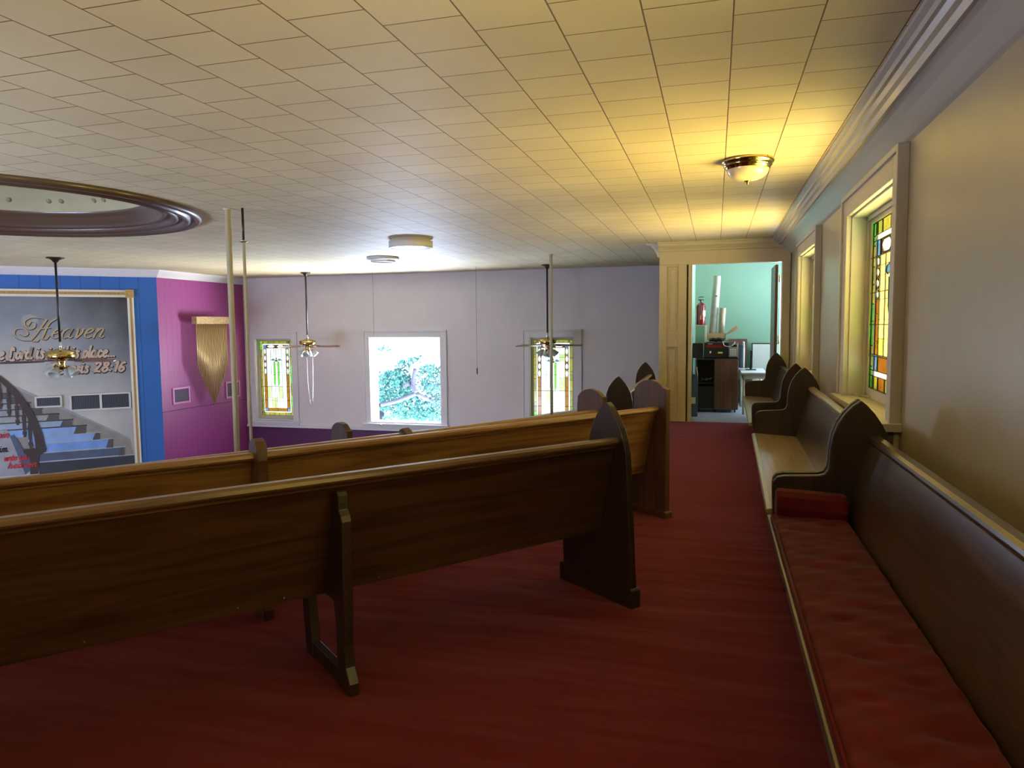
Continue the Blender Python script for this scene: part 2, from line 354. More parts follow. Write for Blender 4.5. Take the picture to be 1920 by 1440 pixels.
# ------------------------------------------------------------------ the setting: balcony floor in tiers, nave, walls
def tier(k):   # polygon edge of each tier, stepped forward along the pews' facing direction
    du = Vector((0.574, 0.819)); dv = Vector((-0.819, 0.574)); p = Vector((-0.86, 6.26)) + dv*k
    return p, p - du*9.2
p1, p1b = tier(0.0); p2, p2b = tier(1.05); p3, p3b = tier(2.1)
bm = BM(); prism(bm, [(1.1, -4.0), (1.1, 11.88), (-0.70, 11.88), (-0.70, 6.49), tuple(p1), tuple(p1b), (p1b.x, -4.0)], -1.3, 0.0, 'Z')
struct('floor', bm, 'carpet', 'deep red carpet on the balcony floor between the pews', 'floor')
bm = BM(); prism(bm, [(-0.70, 6.4), (-0.70, 11.88), (-1.75, 11.88), (-1.75, 7.2), tuple(p2), tuple(p2b), tuple(p1b), tuple(p1)], -1.3, -0.15, 'Z')
struct('floor_step', bm, 'carpet', 'red carpeted lower tier under the third pew row', 'floor')
bm = BM(); prism(bm, [tuple(p3 + Vector((0.4, 0.3))), tuple(p3b), tuple(p2b), tuple(p2)], -1.3, -0.42, 'Z')
struct('floor_step_front', bm, 'carpet', 'red carpeted tier under the fourth pew row', 'floor')
RIM = [(-9.6, -1.0), (-7.2, 3.2), (-5.32, 6.8), (-4.2, 9.9), (-3.45, 12.2), (-3.2, 13.0), (-2.92, 13.65), (-2.5, 14.25), (-1.9, 14.9), (-1.0, 15.6)]
bm = BM(); prism(bm, RIM + [(-0.86, 15.6), (-0.86, 6.0), (-6.0, -2.0)], -1.35, -0.9, 'Z')
struct('floor_front', bm, 'carpet', 'red carpeted front tier of the balcony behind its parapet', 'floor')
pp = thing('balcony_parapet', 'low curved balcony front wall with a white cap rail', 'parapet', kind='structure')
bm = BM(); sweep(bm, [(0.05, -1.4), (0.05, -0.15), (-0.05, -0.15), (-0.05, -1.4)], RIM); obj('panel', bm, 'white_trim', pp)
bm = BM(); sweep(bm, [(0.09, -0.15), (0.09, -0.115), (-0.09, -0.115), (-0.09, -0.15)], RIM); obj('cap', bm, 'white_trim', pp, 0.008)
bm = BM(); prism(bm, [(-20, -6), (2.5, -6), (2.5, 17), (-20, 17)], -3.6, -3.4, 'Z')
struct('floor_nave', bm, 'carpet', 'red carpet of the church floor far below the balcony', 'floor')

def wall_boxes(bm, a0, a1, z0, z1, openings, t0, t1, axis, mi=0):
    """wall slab along X or Y with rectangular openings (s0,s1,z0,z1) left clear"""
    def bx(s0, s1, za, zb):
        if s1-s0 < 1e-4 or zb-za < 1e-4: return
        if axis == 'Y': box(bm, (min(t0,t1), s0, za), (max(t0,t1), s1, zb), mi)
        else: box(bm, (s0, min(t0,t1), za), (s1, max(t0,t1), zb), mi)
    s = a0
    for (o0, o1, oz0, oz1) in sorted(openings):
        bx(s, o0, z0, z1); bx(o0, o1, z0, oz0); bx(o0, o1, oz1, z1); s = o1
    bx(s, a1, z0, z1)
WINR = [(5.06, 6.70, 0.93, 2.45), (8.755, 10.395, 0.93, 2.45), (0.63, 2.27, 0.93, 2.45), (-3.0, -1.36, 0.93, 2.45)]
bm = BM(); wall_boxes(bm, -5.4, 11.86, -3.5, 3.3, WINR, 1.1, 1.4, 'Y')
struct('wall_right', bm, 'wall_beige', 'glossy beige right wall with stained glass windows above the benches', 'wall')
FW = [(-11.50, -10.42, -0.78, 1.31), (-8.22, -6.36, -0.77, 1.32), (-4.15, -3.09, -0.78, 1.31)]
bm = BM(); wall_boxes(bm, -12.1, -0.86, -0.93, 3.3, FW, 16.2, 16.55, 'X', 0); wall_boxes(bm, -12.1, -0.86, -3.5, -0.93, [], 16.19, 16.55, 'X', 1)
struct('wall_back', bm, ['wall_lilac', 'wainscot'], 'pale lilac far wall with plum wainscot and three windows', 'wall')
bm = BM(); box(bm, (-11.78, 16.13, -0.98), (-0.9, 16.2, -0.925)); struct('trim_1', bm, 'white_trim', 'pale trim rail above the plum wainscot of the far wall', 'trim', bevel=0.008)
bm = BM(); box(bm, (-12.1, 13.201, -3.5), (-11.8, 16.3, 3.3)); struct('wall_left', bm, 'purple', 'purple boarded wall holding the gilded chimes', 'wall')
bm = BM(); box(bm, (-11.8, 13.2, -0.275), (-11.788, 16.2, -0.262)); struct('trim_3', bm, 'dark_purple', 'thin dark joint line across the purple boarded wall', 'trim')
ROT45 = math.radians(42.53)
BW = (-11.8, 13.2, 0)
bm = BM(); box(bm, (-9.0, 0.0, -3.5), (0.0, 0.3, 3.3)); o = struct('wall_left_front', bm, 'blue', 'deep blue boarded wall around the staircase mural', 'wall'); o.location = BW; o.rotation_euler = (0, 0, ROT45)
bm = BM(); box(bm, (-18.7, -5.6, -3.5), (-18.4, 7.5, 3.3)); struct('wall_left_side', bm, 'wall_lilac', 'pale lilac side wall of the nave', 'wall')
bm = BM(); wall_boxes(bm, -18.7, 1.4, -3.5, 3.3, [(-15.0, -4.0, -2.9, -0.9)], -5.4, -5.1, 'X'); struct('wall_front', bm, 'wall_lilac', 'pale lilac wall behind the viewer with an added wide window', 'wall')
# ceiling with a round opening
DC, DR = Vector((-7.45, 5.95)), 1.90
bm = BM()
outer = [bm.verts.new((x, y, CEIL)) for x, y in ((-18.8, -5.5), (1.2, -5.5), (1.2, 16.4), (-18.8, 16.4))]
hole = [bm.verts.new((DC.x + DR*math.cos(2*math.pi*k/96), DC.y + DR*math.sin(2*math.pi*k/96), CEIL)) for k in range(96)]
es = [bm.edges.new((outer[i], outer[(i+1) % 4])) for i in range(4)] + [bm.edges.new((hole[i], hole[(i+1) % 96])) for i in range(96)]
bmesh.ops.triangle_fill(bm, edges=es, use_beauty=True)
for f in list(bm.faces):
    c = f.calc_center_median()
    if (Vector((c.x, c.y)) - DC).length < DR*0.93: bm.faces.remove(f)
o = struct('ceiling', bm, 'ceiling', 'cream ceiling of square fibre tiles in running bond', 'ceiling')
dm = thing('ceiling_dome', 'round recessed ceiling dome with a dark varnished ring moulding', 'ceiling dome', (DC.x, DC.y, CEIL), kind='structure')
bm = BM()
lathe(bm, [(2.22, 0.0), (2.225, -0.03), (2.205, -0.055), (2.165, -0.06), (2.135, -0.035), (2.125, -0.01), (2.10, -0.01), (2.095, -0.05), (2.06, -0.07), (2.02, -0.055), (2.005, -0.015), (2.0, 0.015), (1.965, 0.015), (1.96, -0.025), (1.92, -0.045), (1.885, -0.02), (1.875, 0.02), (1.87, 0.05), (1.84, 0.05), (1.835, 0.015), (1.80, 0.0), (1.77, 0.025), (1.765, 0.07), (1.735, 0.075), (1.73, 0.13), (1.70, 0.14), (1.69, 0.16), (1.66, 0.165), (1.655, 0.20)], seg=96)
bmesh.ops.scale(bm, vec=(0.945, 0.945, 1), verts=bm.verts); obj('ring_moulding', bm, 'ring_wood', dm)
bm = BM(); lathe(bm, [(2.1, 0.0), (2.1, 0.75)], seg=64); lathe(bm, [(1.655, 0.20), (1.55, 0.34), (1.2, 0.48), (0.7, 0.56), (0.0, 0.6)], seg=64); bmesh.ops.scale(bm, vec=(0.945, 0.945, 1), verts=bm.verts); obj('dome_shell', bm, 'recess', dm)
bm = BM()
for k in range(16):
    a = 2*math.pi*k/16
    for da in (-0.05, 0.05):
        p = Vector((1.50*math.cos(a+da), 1.50*math.sin(a+da), 0.335)); bmesh.ops.create_icosphere(bm, subdivisions=2, radius=0.045, matrix=Matrix.Translation(p))
obj('rosettes', bm, 'rosette', dm, smooth=True)
# cornice and cove along the right wall, turning onto the door wall
cove = [(0.30, 2.862), (0.295, 2.845), (0.27, 2.835), (0.262, 2.812), (0.24, 2.815), (0.225, 2.79), (0.20, 2.785), (0.185, 2.755), (0.16, 2.765), (0.135, 2.75), (0.095, 2.715), (0.055, 2.675), (0.02, 2.64), (0.0, 2.625), (0.0, 2.862)]
bm = BM(); sweep(bm, cove, [(1.1, -5.0), (1.1, 11.86)]); struct('trim_4', bm, 'cove', 'moulded plaster cornice and cove along the right wall', 'trim')
crown = [(0.15, 2.862), (0.15, 2.845), (0.125, 2.825), (0.12, 2.80), (0.08, 2.775), (0.05, 2.75), (0.04, 2.725), (0.0, 2.715), (0.0, 2.862)]
bm = BM(); sweep(bm, crown, [(1.1, 11.86), (-0.90, 11.86)]); struct('trim_5', bm, 'cream', 'cream crown moulding above the double doorway', 'trim')
bm = BM()
prism(bm, [(-0.88, 2.862), (-1.10, 2.862), (-1.10, 2.845), (-1.02, 2.83), (-1.0, 2.79), (-0.97, 2.77), (-0.93, 2.70), (-0.91, 2.64), (-0.88, 2.63)], 11.86, 12.0, 'Y')
struct('trim_6', bm, 'white_trim', 'broken white end of the crown moulding left of the doorway', 'trim')
crown2 = [(0.0, 2.862), (0.0, 2.70), (-0.03, 2.70), (-0.05, 2.735), (-0.11, 2.80), (-0.14, 2.835), (-0.15, 2.862)]
t45 = Vector((0.737, 0.676))
bm = BM(); sweep(bm, crown2, [(-11.8-0.737*9, 13.2-0.676*9), (-11.8, 13.2), (-11.8, 16.2)]); struct('trim_7', bm, 'white_trim', 'white crown moulding above the blue and purple walls', 'trim')
# door wall
bm = BM(); wall_boxes(bm, -0.86, 1.12, 0.0, 3.3, [(-0.458, 0.97, 0.0, 2.51)], 11.9, 12.0, 'X'); struct('wall_door', bm, 'cream', 'cream wall around the doorway to the green room', 'wall')
bm = BM(); box(bm, (-0.88, 11.85, 2.51), (1.09, 11.9, 2.72)); box(bm, (0.975, 11.85, 0.0), (1.09, 11.9, 2.51)); struct('trim_8', bm, 'cream', 'flat cream head casing and right casing of the doorway', 'trim', bevel=0.006)
bm = BM(); box(bm, (-0.425, 11.86, 0), (-0.368, 11.99, 2.51)); struct('trim_9', bm, 'cream', 'narrow cream jamb strip left of the doorway opening', 'trim')
d1 = thing('door_1', 'cream panelled door leaf left of the doorway opening', 'door', (-0.88, 11.85, 0), kind='structure')
bm = BM()
box(bm, (0, 0, 0), (0.122, 0.045, 2.51)); box(bm, (0.298, 0, 0), (0.425, 0.045, 2.51))
for z0, z1 in ((0, 0.228), (1.2, 1.464), (2.48, 2.51)): box(bm, (0.122, 0, z0), (0.298, 0.045, z1))
obj('leaf', bm, 'cream', d1, 0.004)
bm = BM()
for z0, z1 in ((0.228, 1.2), (1.464, 2.48)): box(bm, (0.122, 0.030, z0), (0.298, 0.04, z1)); box(bm, (0.165, 0.016, z0+0.045), (0.255, 0.031, z1-0.045))
obj('panel', bm, 'cream', d1, 0.006)
d2 = thing('door_2', 'cream door leaf swung open into the green room, seen edge on', 'door', (0.905, 12.03, 0), kind='structure')
bm = BM(); box(bm, (-0.022, 0, 0.01), (0.022, 0.85, 2.48)); obj('leaf', bm, 'brown_lam', d2, 0.004)
bm = BM(); lathe(bm, [(0.0, 0.0), (0.012, 0.002), (0.012, 0.12), (0.0, 0.122)], (0.045, 0.02, 1.25), 10); lathe(bm, [(0.0, 0.0), (0.012, 0.002), (0.012, 0.12), (0.0, 0.122)], (0.045, 0.02, 2.2), 10); obj('hinge', bm, 'brass', d2)

# green room behind the doorway
bm = BM(); wall_boxes(bm, 12.0, 16.55, -3.5, 3.3, [], -0.86, -0.40, 'Y'); struct('wall_room_left', bm, 'green', 'mint green left wall of the room beyond the doorway', 'wall')
bm = BM(); wall_boxes(bm, -0.86, 2.7, -0.2, 2.95, [(1.19, 2.1, 0.45, 2.45)], 15.0, 15.3, 'X'); struct('wall_room_back', bm, 'green', 'mint green back wall of the room beyond the doorway', 'wall')
bm = BM(); wall_boxes(bm, 11.86, 15.3, -0.2, 2.95, [(12.4, 14.0, 0.9, 2.4)], 2.3, 2.6, 'Y'); box(bm, (1.1, 11.86, -0.2), (2.6, 12.0, 2.95)); struct('wall_room_right', bm, 'green', 'mint green window wall of the room beyond the doorway', 'wall')
bm = BM(); box(bm, (-0.86, 11.88, -0.2), (2.6, 15.3, -0.002)); struct('floor_room', bm, 'grey_floor', 'grey carpet in the green room beyond the doorway', 'floor')
bm = BM(); box(bm, (-0.86, 11.95, 2.86), (2.6, 15.3, 2.95)); struct('ceiling_room', bm, 'white_trim', 'white ceiling of the green room', 'ceiling')

# ------------------------------------------------------------------ stained glass windows
GP = {}
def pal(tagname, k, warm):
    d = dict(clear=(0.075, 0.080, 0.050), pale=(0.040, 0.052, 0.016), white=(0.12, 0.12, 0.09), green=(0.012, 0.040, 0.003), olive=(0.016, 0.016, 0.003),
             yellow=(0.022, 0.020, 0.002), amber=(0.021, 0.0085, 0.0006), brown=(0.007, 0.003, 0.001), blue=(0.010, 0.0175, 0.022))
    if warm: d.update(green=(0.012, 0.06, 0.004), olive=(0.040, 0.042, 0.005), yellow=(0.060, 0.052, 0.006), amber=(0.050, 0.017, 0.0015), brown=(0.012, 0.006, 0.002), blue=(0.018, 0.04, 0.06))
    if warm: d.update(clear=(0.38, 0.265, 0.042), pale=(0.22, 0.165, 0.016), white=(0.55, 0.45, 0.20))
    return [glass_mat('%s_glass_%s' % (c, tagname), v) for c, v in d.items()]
GN = ['clear', 'pale', 'white', 'green', 'olive', 'yellow', 'amber', 'brown', 'blue']
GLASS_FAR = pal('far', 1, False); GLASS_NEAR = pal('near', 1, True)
def stained(parent, W, Hh, mats, seed):
    """leaded panel W x Hh in the local X-Z plane, its lower left corner at the origin"""
    rnd = random.Random(seed); g = BM(); ld = BM()
    def q(x0, x1, z0, z1, c):
        f = g.faces.new([g.verts.new(p) for p in ((x0, 0, z0), (x1, 0, z0), (x1, 0, z1), (x0, 0, z1))]); f.material_index = GN.index(c)
    def inside(p, pts):
        c_ = False
        for i_ in range(len(pts)):
            (xa, za), (xb, zb) = pts[i_], pts[i_-1]
            if (za > p[1]) != (zb > p[1]) and p[0] < (xb-xa)*(p[1]-za)/(zb-za)+xa: c_ = not c_
        return c_
    def inlay(x0, x1, z0, z1, base, shapes):
        """one pane cut around the coloured shapes let into it"""
        t_ = BM(); es_ = []
        for pts in [[(x0, z0), (x1, z0), (x1, z1), (x0, z1)]] + [p_ for p_, _ in shapes]:
            vs_ = [t_.verts.new((x, 0, z)) for x, z in pts]; es_ += [t_.edges.new((vs_[i_-1], vs_[i_])) for i_ in range(len(vs_))]
        bmesh.ops.triangle_fill(t_, edges=es_, use_beauty=True)
        for f_ in t_.faces:
            m_ = f_.calc_center_median()
            if any(inside((m_.x, m_.z), p_) for p_, cc in shapes): continue
            g.faces.new([g.verts.new(v_.co) for v_ in f_.verts]).material_index = GN.index(base)
        for p_, cc in shapes: g.faces.new([g.verts.new((x, 0, z)) for x, z in p_]).material_index = GN.index(cc)
        t_.free()
        for p_, _ in shapes:
            for i_ in range(len(p_)): came(*p_[i_-1], *p_[i_], 0.0035)
    def came(x0, z0, x1, z1, w=0.006):
        d = Vector((x1-x0, z1-z0)); n = Vector((-d.y, d.x)).normalized()*w/2
        prism(ld, [(x0+n.x, z0+n.y), (x1+n.x, z1+n.y), (x1-n.x, z1-n.y), (x0-n.x, z0-n.y)], -0.006, 0.004, 'Y')
    a, b, c = 0.075*W, 0.105*W, 0.195*W        # outer border, white fillet, inner border
    # outer border in short pieces
    for side in (0, 1):
        z = 0.0
        while z < Hh-1e-3:
            z1 = min(Hh, z + Hh*rnd.uniform(0.10, 0.17)); col = rnd.choice(['yellow', 'olive', 'green', 'olive', 'yellow'])
            q(0 if side == 0 else W-a, a if side == 0 else W, z, z1, col); came(0 if side == 0 else W-a, z1, a if side == 0 else W, z1); z = z1
    for zz in (0, Hh-a):
        x = a
        while x < W-a-1e-3:
            x1 = min(W-a, x + W*rnd.uniform(0.14, 0.25)); q(x, x1, zz, zz+a, rnd.choice(['yellow', 'olive', 'yellow', 'amber'])); came(x1, zz, x1, zz+a); x = x1
    q(a, b, a, Hh-a, 'white'); q(W-b, W-a, a, Hh-a, 'white'); q(b, W-b, a, b, 'white'); q(b, W-b, Hh-b, Hh-a, 'white')
    # inner border: blue corner squares, amber strips, white lozenges
    for x0, x1 in ((b, c), (W-c, W-b)):
        q(x0, x1, b, c, 'blue'); q(x0, x1, Hh-c, Hh-b, 'blue')
        zs = c + (Hh-2*c)*0.56; z = c; k = 0
        while z < zs-1e-3:
            z1 = min(zs, z + (zs-c)/4); q(x0, x1, z, z1, 'amber' if k % 3 else 'amber'); came(x0, z1, x1, z1, 0.005); z = z1; k += 1
        z = zs; n = 4; dz = (Hh-c-zs)/n
        for i in range(n):
            xm = (x0+x1)/2; hw = (x1-x0)*0.36
            inlay(x0, x1, z, z+dz, ('yellow', 'brown', 'amber', 'olive')[i % 4], [([(xm, z+dz*0.08), (xm+hw, z+dz*0.32), (xm+hw, z+dz*0.68), (xm, z+dz*0.92), (xm-hw, z+dz*0.68), (xm-hw, z+dz*0.32)], 'white')]); z += dz
    q(c, W-c, b, c, 'amber'); came(W/2, b, W/2, c)
    nx = 2; dx = (W-2*c)/nx
    for i in range(nx):
        xm = c+(i+.5)*dx; zm = Hh-(b+c)/2; hh = (c-b)*0.36
        inlay(c+i*dx, c+(i+1)*dx, Hh-c, Hh-b, 'brown', [([(xm-dx*.4, zm), (xm-dx*.2, zm+hh), (xm+dx*.2, zm+hh), (xm+dx*.4, zm), (xm+dx*.2, zm-hh), (xm-dx*.2, zm-hh)], 'white')])
    # centre field: six columns by five rows of pale glass with a green lancet in the middle
    cols = [c + (W-2*c)*t for t in (0, .22, .40, .5, .60, .78, 1)]; rows = [c + (Hh-2*c)*t for t in (0, .17, .36, .56, .80, .90, 1)]
    for i in range(6):
        for j in range(6):
            col = rnd.choice(['clear', 'clear', 'clear', 'pale'])
            if 1 <= i <= 4 and 2 <= j <= 4: continue
            q(cols[i], cols[i+1], rows[j], rows[j+1], col)
    xm = W/2; wl = (W-2*c)*0.14; z0, z1 = rows[2]*1.02, rows[4]*0.99; zt = z1-wl*.14
    shp = [([(xm-wl*.55, z1), (xm, z1-wl*.35), (xm+wl*.55, z1), (xm, z1+wl*.35)], 'brown'), ([(xm-wl*.3, z1+wl*.42), (xm+wl*.3, z1+wl*.42), (xm, z1+wl*1.2)], 'olive')]
    for sg in (-1, 1):
        shp.append(([(xm+sg*wl, zt), (xm+sg*wl, z0+wl*.7), (xm+sg*wl*.55, z0), (xm+sg*wl*.42, z0+wl), (xm+sg*wl*.42, zt-wl*.12)], 'green'))
        shp.append(([(xm+sg*wl*.55, z1+wl*.22), (xm+sg*wl*1.2, z1-wl*.02), (xm+sg*wl*1.9, z1+wl*.25), (xm+sg*wl*1.5, z1+wl*.6), (xm+sg*wl*.9, z1+wl*.7)], 'blue'))
    inlay(cols[1], cols[5], rows[2], rows[5], 'clear', shp)
    for x in (0.003, a, b, W-a, W-b, W-0.003): came(x, 0, x, Hh)
    for x in (c, W-c): came(x, b, x, Hh-b, 0.008)
    for z in (0.003, a, b, c, Hh-c, Hh-b, Hh-a, Hh-0.003): came(0, z, W, z)
    for x in (cols[1], cols[5]): came(x, c, x, Hh-c, 0.004)
    for x in cols[2:5]: came(x, c, x, rows[2], 0.004); came(x, rows[5], x, Hh-c, 0.004)
    for z in rows[1:-1]: came(c, z, W-c, z, 0.004)
    for t in (0.2, 0.39, 0.58, 0.79): tube(ld, [(0, -0.012, Hh*t), (W, -0.012, Hh*t)], 0.004, 6)
    obj('stained_glass', g, mats, parent); obj('lead_came', ld, 'lead', parent)
def window_r(name, y0, label, with_stay):
    """deep window in the right wall; the local X runs along world -Y so the room side faces -X"""
    root = thing(name, label, 'window', (1.1, y0, 0.93), kind='structure'); Wd, Ht = 1.64, 1.52
    bm = BM()
    for (a0, a1, zz0, zz1) in ((-0.18, 0.0, -0.015, Ht+0.155), (Wd, Wd+0.18, -0.015, Ht+0.155), (0.0, Wd, Ht, Ht+0.155)):
        box(bm, (-0.05, a0, zz0), (0.0, a1, zz1))
    for (a0, a1, zz0, zz1) in ((-0.20, -0.155, -0.015, Ht+0.175), (Wd+0.155, Wd+0.20, -0.015, Ht+0.175), (-0.155, Wd+0.155, Ht+0.135, Ht+0.175)):
        box(bm, (-0.068, a0, zz0), (0.0, a1, zz1))
    obj('casing', bm, 'ivory', root, 0.005)
    bm = BM(); box(bm, (-0.11, -0.23, -0.045), (0.0, Wd+0.23, 0.006)); box(bm, (0.0, 0.001, -0.003), (0.29, Wd-0.001, 0.006)); obj('sill', bm, 'ivory', root, 0.012)
    bm = BM(); box(bm, (-0.035, -0.18, -0.17), (0.0, Wd+0.18, -0.045)); obj('apron', bm, 'ivory', root, 0.006)
    bm = BM()
    box(bm, (-0.01, 0.0, 0.0), (0.30, 0.016, Ht)); box(bm, (-0.01, Wd-0.016, 0.0), (0.30, Wd, Ht)); box(bm, (-0.01, 0.0, Ht-0.016), (0.30, Wd, Ht))
    for y in (0.016, Wd-0.05): box(bm, (0.105, y, 0.0), (0.125, y+0.034, Ht-0.016))
    box(bm, (0.105, 0.016, Ht-0.05), (0.125, Wd-0.016, Ht-0.016))
    obj('jamb', bm, 'ivory', root, 0.003)
    bm = BM(); x0, x1 = 0.125, 0.165
    box(bm, (x0, 0.02, 0.005), (x1, 0.10, Ht-0.02)); box(bm, (x0, Wd-0.10, 0.005), (x1, Wd-0.02, Ht-0.02)); box(bm, (x0, 0.10, Ht-0.085), (x1, Wd-0.10, Ht-0.02)); box(bm, (x0, 0.10, 0.005), (x1, Wd-0.10, 0.085))
    obj('sash', bm, 'ivory', root, 0.004)
    gl = bpy.data.objects.new('glazing', None); COL.objects.link(gl); gl.parent = root; gl.location = (0.145, Wd-0.10, 0.085); gl.rotation_euler = (0, 0, math.radians(-90))
    stained(gl, Wd-0.20, Ht-0.17, GLASS_NEAR, hash(name) % 97 if False else int(y0*10))
    bm = BM(); tube(bm, [(x0-0.005, 0.06, Ht*0.42), (x0-0.05, 0.06, Ht*0.42), (x0-0.06, 0.15, Ht*0.43)], 0.009, 8); obj('latch', bm, 'chrome', root)
    if with_stay:
        bm = BM(); tube(bm, [(-0.13, Wd+0.0, 0.035), (0.06, Wd-0.06, 0.02), (0.125, Wd-0.26, 0.02)], 0.007, 8); box(bm, (0.03, Wd-0.10, 0.0), (0.09, Wd-0.04, 0.035)); obj('stay_bar', bm, 'ivory', root)
        bm = BM(); tube(bm, [(-0.03, 0.02, 0.008), (0.02, 0.06, 0.012), (0.06, 0.05, 0.008)], 0.006, 6); obj('latch_hook', bm, 'dark_bronze', root)
    return root
window_r('window_1', 5.06, 'nearest deep stained glass window in the beige right wall', True)
window_r('window_2', 8.755, 'farther stained glass window in the beige wall, next to the doorway', False)
window_r('window_3', 0.63, 'stained glass window in the right wall beside the viewer', False)
window_r('added_window_10', -3.0, 'added stained glass window in the right wall, unseen behind the viewer', False)  # out of view, put in to throw warm light on the near ceiling
def window_f(name, x0, Wd, label, glass, seed=1, zb=-0.78, Ht=2.09):
    root = thing(name, label, 'window', (x0, 16.2, zb), kind='structure'); c = 0.15
    bm = BM()
    for (a0, a1, z0, z1) in ((-c, 0, -0.03, Ht+c), (Wd, Wd+c, -0.03, Ht+c), (0, Wd, Ht, Ht+c)): box(bm, (a0, -0.03, z0), (a1, 0, z1))
    for (a0, a1, z0, z1) in ((-c-.02, -c+.02, -0.03, Ht+c+.02), (Wd+c-.02, Wd+c+.02, -0.03, Ht+c+.02), (-c+.02, Wd+c-.02, Ht+c-.02, Ht+c+.02)): box(bm, (a0, -0.05, z0), (a1, 0, z1))
    obj('casing', bm, 'white_trim', root, 0.006)
    bm = BM(); box(bm, (-c-0.05, -0.10, -0.075), (Wd+c+0.05, 0.2, -0.03)); obj('sill', bm, 'white_trim', root, 0.008)
    bm = BM(); box(bm, (-c, -0.03, -0.16), (Wd+c, 0, -0.075)); obj('apron', bm, 'white_trim', root, 0.006)
    bm = BM(); box(bm, (0, -0.01, 0), (0.014, 0.34, Ht)); box(bm, (Wd-0.014, -0.01, 0), (Wd, 0.34, Ht)); box(bm, (0, -0.01, Ht-0.014), (Wd, 0.34, Ht)); box(bm, (0, -0.01, -0.02), (Wd, 0.34, 0.006)); obj('jamb', bm, 'white_trim', root)
    if glass == 'stained':
        bm = BM(); s = 0.055
        box(bm, (0.014, 0.10, 0), (s+.014, 0.14, Ht-.014)); box(bm, (Wd-s-.014, 0.10, 0), (Wd-.014, 0.14, Ht-.014)); box(bm, (s, 0.10, 0), (Wd-s, 0.14, 0.09)); box(bm, (s, 0.10, Ht-s-.014), (Wd-s, 0.14, Ht-.014)); obj('sash', bm, 'ivory', root, 0.004)
        gl = bpy.data.objects.new('glazing', None); COL.objects.link(gl); gl.parent = root; gl.location = (s+.012, 0.12, 0.09)
        stained(gl, Wd-2*s-.024, Ht-.104-s, GLASS_FAR, seed)
    else:
        bm = BM(); f = bm.faces.new([bm.verts.new(p) for p in ((0, 0.15, 0), (Wd, 0.15, 0), (Wd, 0.15, Ht), (0, 0.15, Ht))]); obj('pane', bm, glass_mat('clear_pane', (0.93, 0.97, 0.97), 0.0), root)
        bm = BM(); box(bm, (0.10, 0.17, 0), (0.115, 0.19, Ht)); obj('mullion', bm, 'white_trim', root)
        bm = BM(); tube(bm, [(0.30, -0.095, -0.03), (0.30, -0.12, -0.05), (0.32, -0.12, -0.07)], 0.018, 8); obj('catch', bm, 'chrome', root)
window_f('window_4', -11.50, 1.08, 'left stained glass window in the far wall, beside the purple wall', 'stained', 4)
window_f('window_5', -8.22, 1.86, 'large clear picture window in the far wall with a green tree outside', 'clear', zb=-0.77)
window_f('window_6', -4.15, 1.06, 'right stained glass window in the far wall, behind the pole', 'stained', 9)
def plain_window(name, lo, hi, axis, label):
    root = thing(name, label, 'window', lo, kind='structure'); dx, dy, dz = [b-a for a, b in zip(lo, hi)]
    bm = BM()
    if axis == 'Y':
        for y in (0, dy/2-.02, dy-.04): box(bm, (0, y, 0), (0.05, y+.04, dz))
        for z in (0, dz/2-.02, dz-.04): box(bm, (0.005, 0, z), (0.045, dy, z+.04))
        g = [(0.025, 0, 0), (0.025, dy, 0), (0.025, dy, dz), (0.025, 0, dz)]
    else:
        for x in (0, dx/2-.02, dx-.04): box(bm, (x, 0, 0), (x+.04, 0.05, dz))
        for z in (0, dz/2-.02, dz-.04): box(bm, (0, 0.005, z), (dx, 0.045, z+.04))
        g = [(0, 0.025, 0), (dx, 0.025, 0), (dx, 0.025, dz), (0, 0.025, dz)]
    obj('frame', bm, 'white_trim', root)
    bm = BM(); bm.faces.new([bm.verts.new(p) for p in g]); obj('pane', bm, glass_mat('plain_pane', (0.62, 0.64, 0.68), 0.0), root)
plain_window('window_7', (2.40, 12.4, 0.9), (2.45, 14.0, 2.4), 'Y', 'clear window in the right wall of the green room')
plain_window('window_8', (1.19, 15.1, 0.45), (2.1, 15.15, 2.45), 'X', 'clear window in the back wall of the green room, behind the door')
plain_window('added_window_9', (-15.0, -5.3, -2.9), (-4.0, -5.25, -0.9), 'X', 'added wide clear window, unseen in the wall behind the viewer')  # unseen window, added low to bring cool light to mural and far wall

# tree outside the picture window
tr = thing('tree', 'leafy green tree outside the clear picture window', 'tree', (-10.3, 21.0, -3.8))
bm = BM()
tube(bm, [(0, 0, 0), (0.1, 0.1, 1.6), (-0.1, 0.0, 2.9)], [0.22, 0.18, 0.14], 10)
br = [[(-0.1, 0, 2.8), (0.35, -.5, 2.98), (0.9, -.62, 3.12), (1.5, -.65, 3.35)], [(1.5, -.65, 3.35), (1.38, -.6, 3.7), (1.42, -.5, 4.1)], [(1.5, -.65, 3.35), (1.3, -.6, 3.65), (1.05, -.5, 3.55)], [(1.5, -.65, 3.35), (1.9, -.4, 3.1), (2.3, .3, 2.9)]]
for b_ in br: tube(bm, catmull(b_, 4), 0.07, 8)
obj('branches', bm, 'bark', tr, smooth=True)
bm = BM(); rnd = random.Random(3)
cl = [(0.55,3.75,.45,.32),(0.85,3.4,.4,.42),(1.7,3.8,.35,.42),(2.0,3.1,.4,.5),(1.2,2.85,.55,.38),(0.3,3.05,.35,.38),(0.08,3.5,.22,.5),(1.65,2.5,.5,.26),(0.6,2.5,.4,.2),(0.05,4.7,.10,.10),(1.2,4.35,.12,.12),(.75,4.2,.17,.15),(2.5,3.6,.4,.6),(2.6,2.6,.5,.5),(-.3,2.7,.3,.4)]
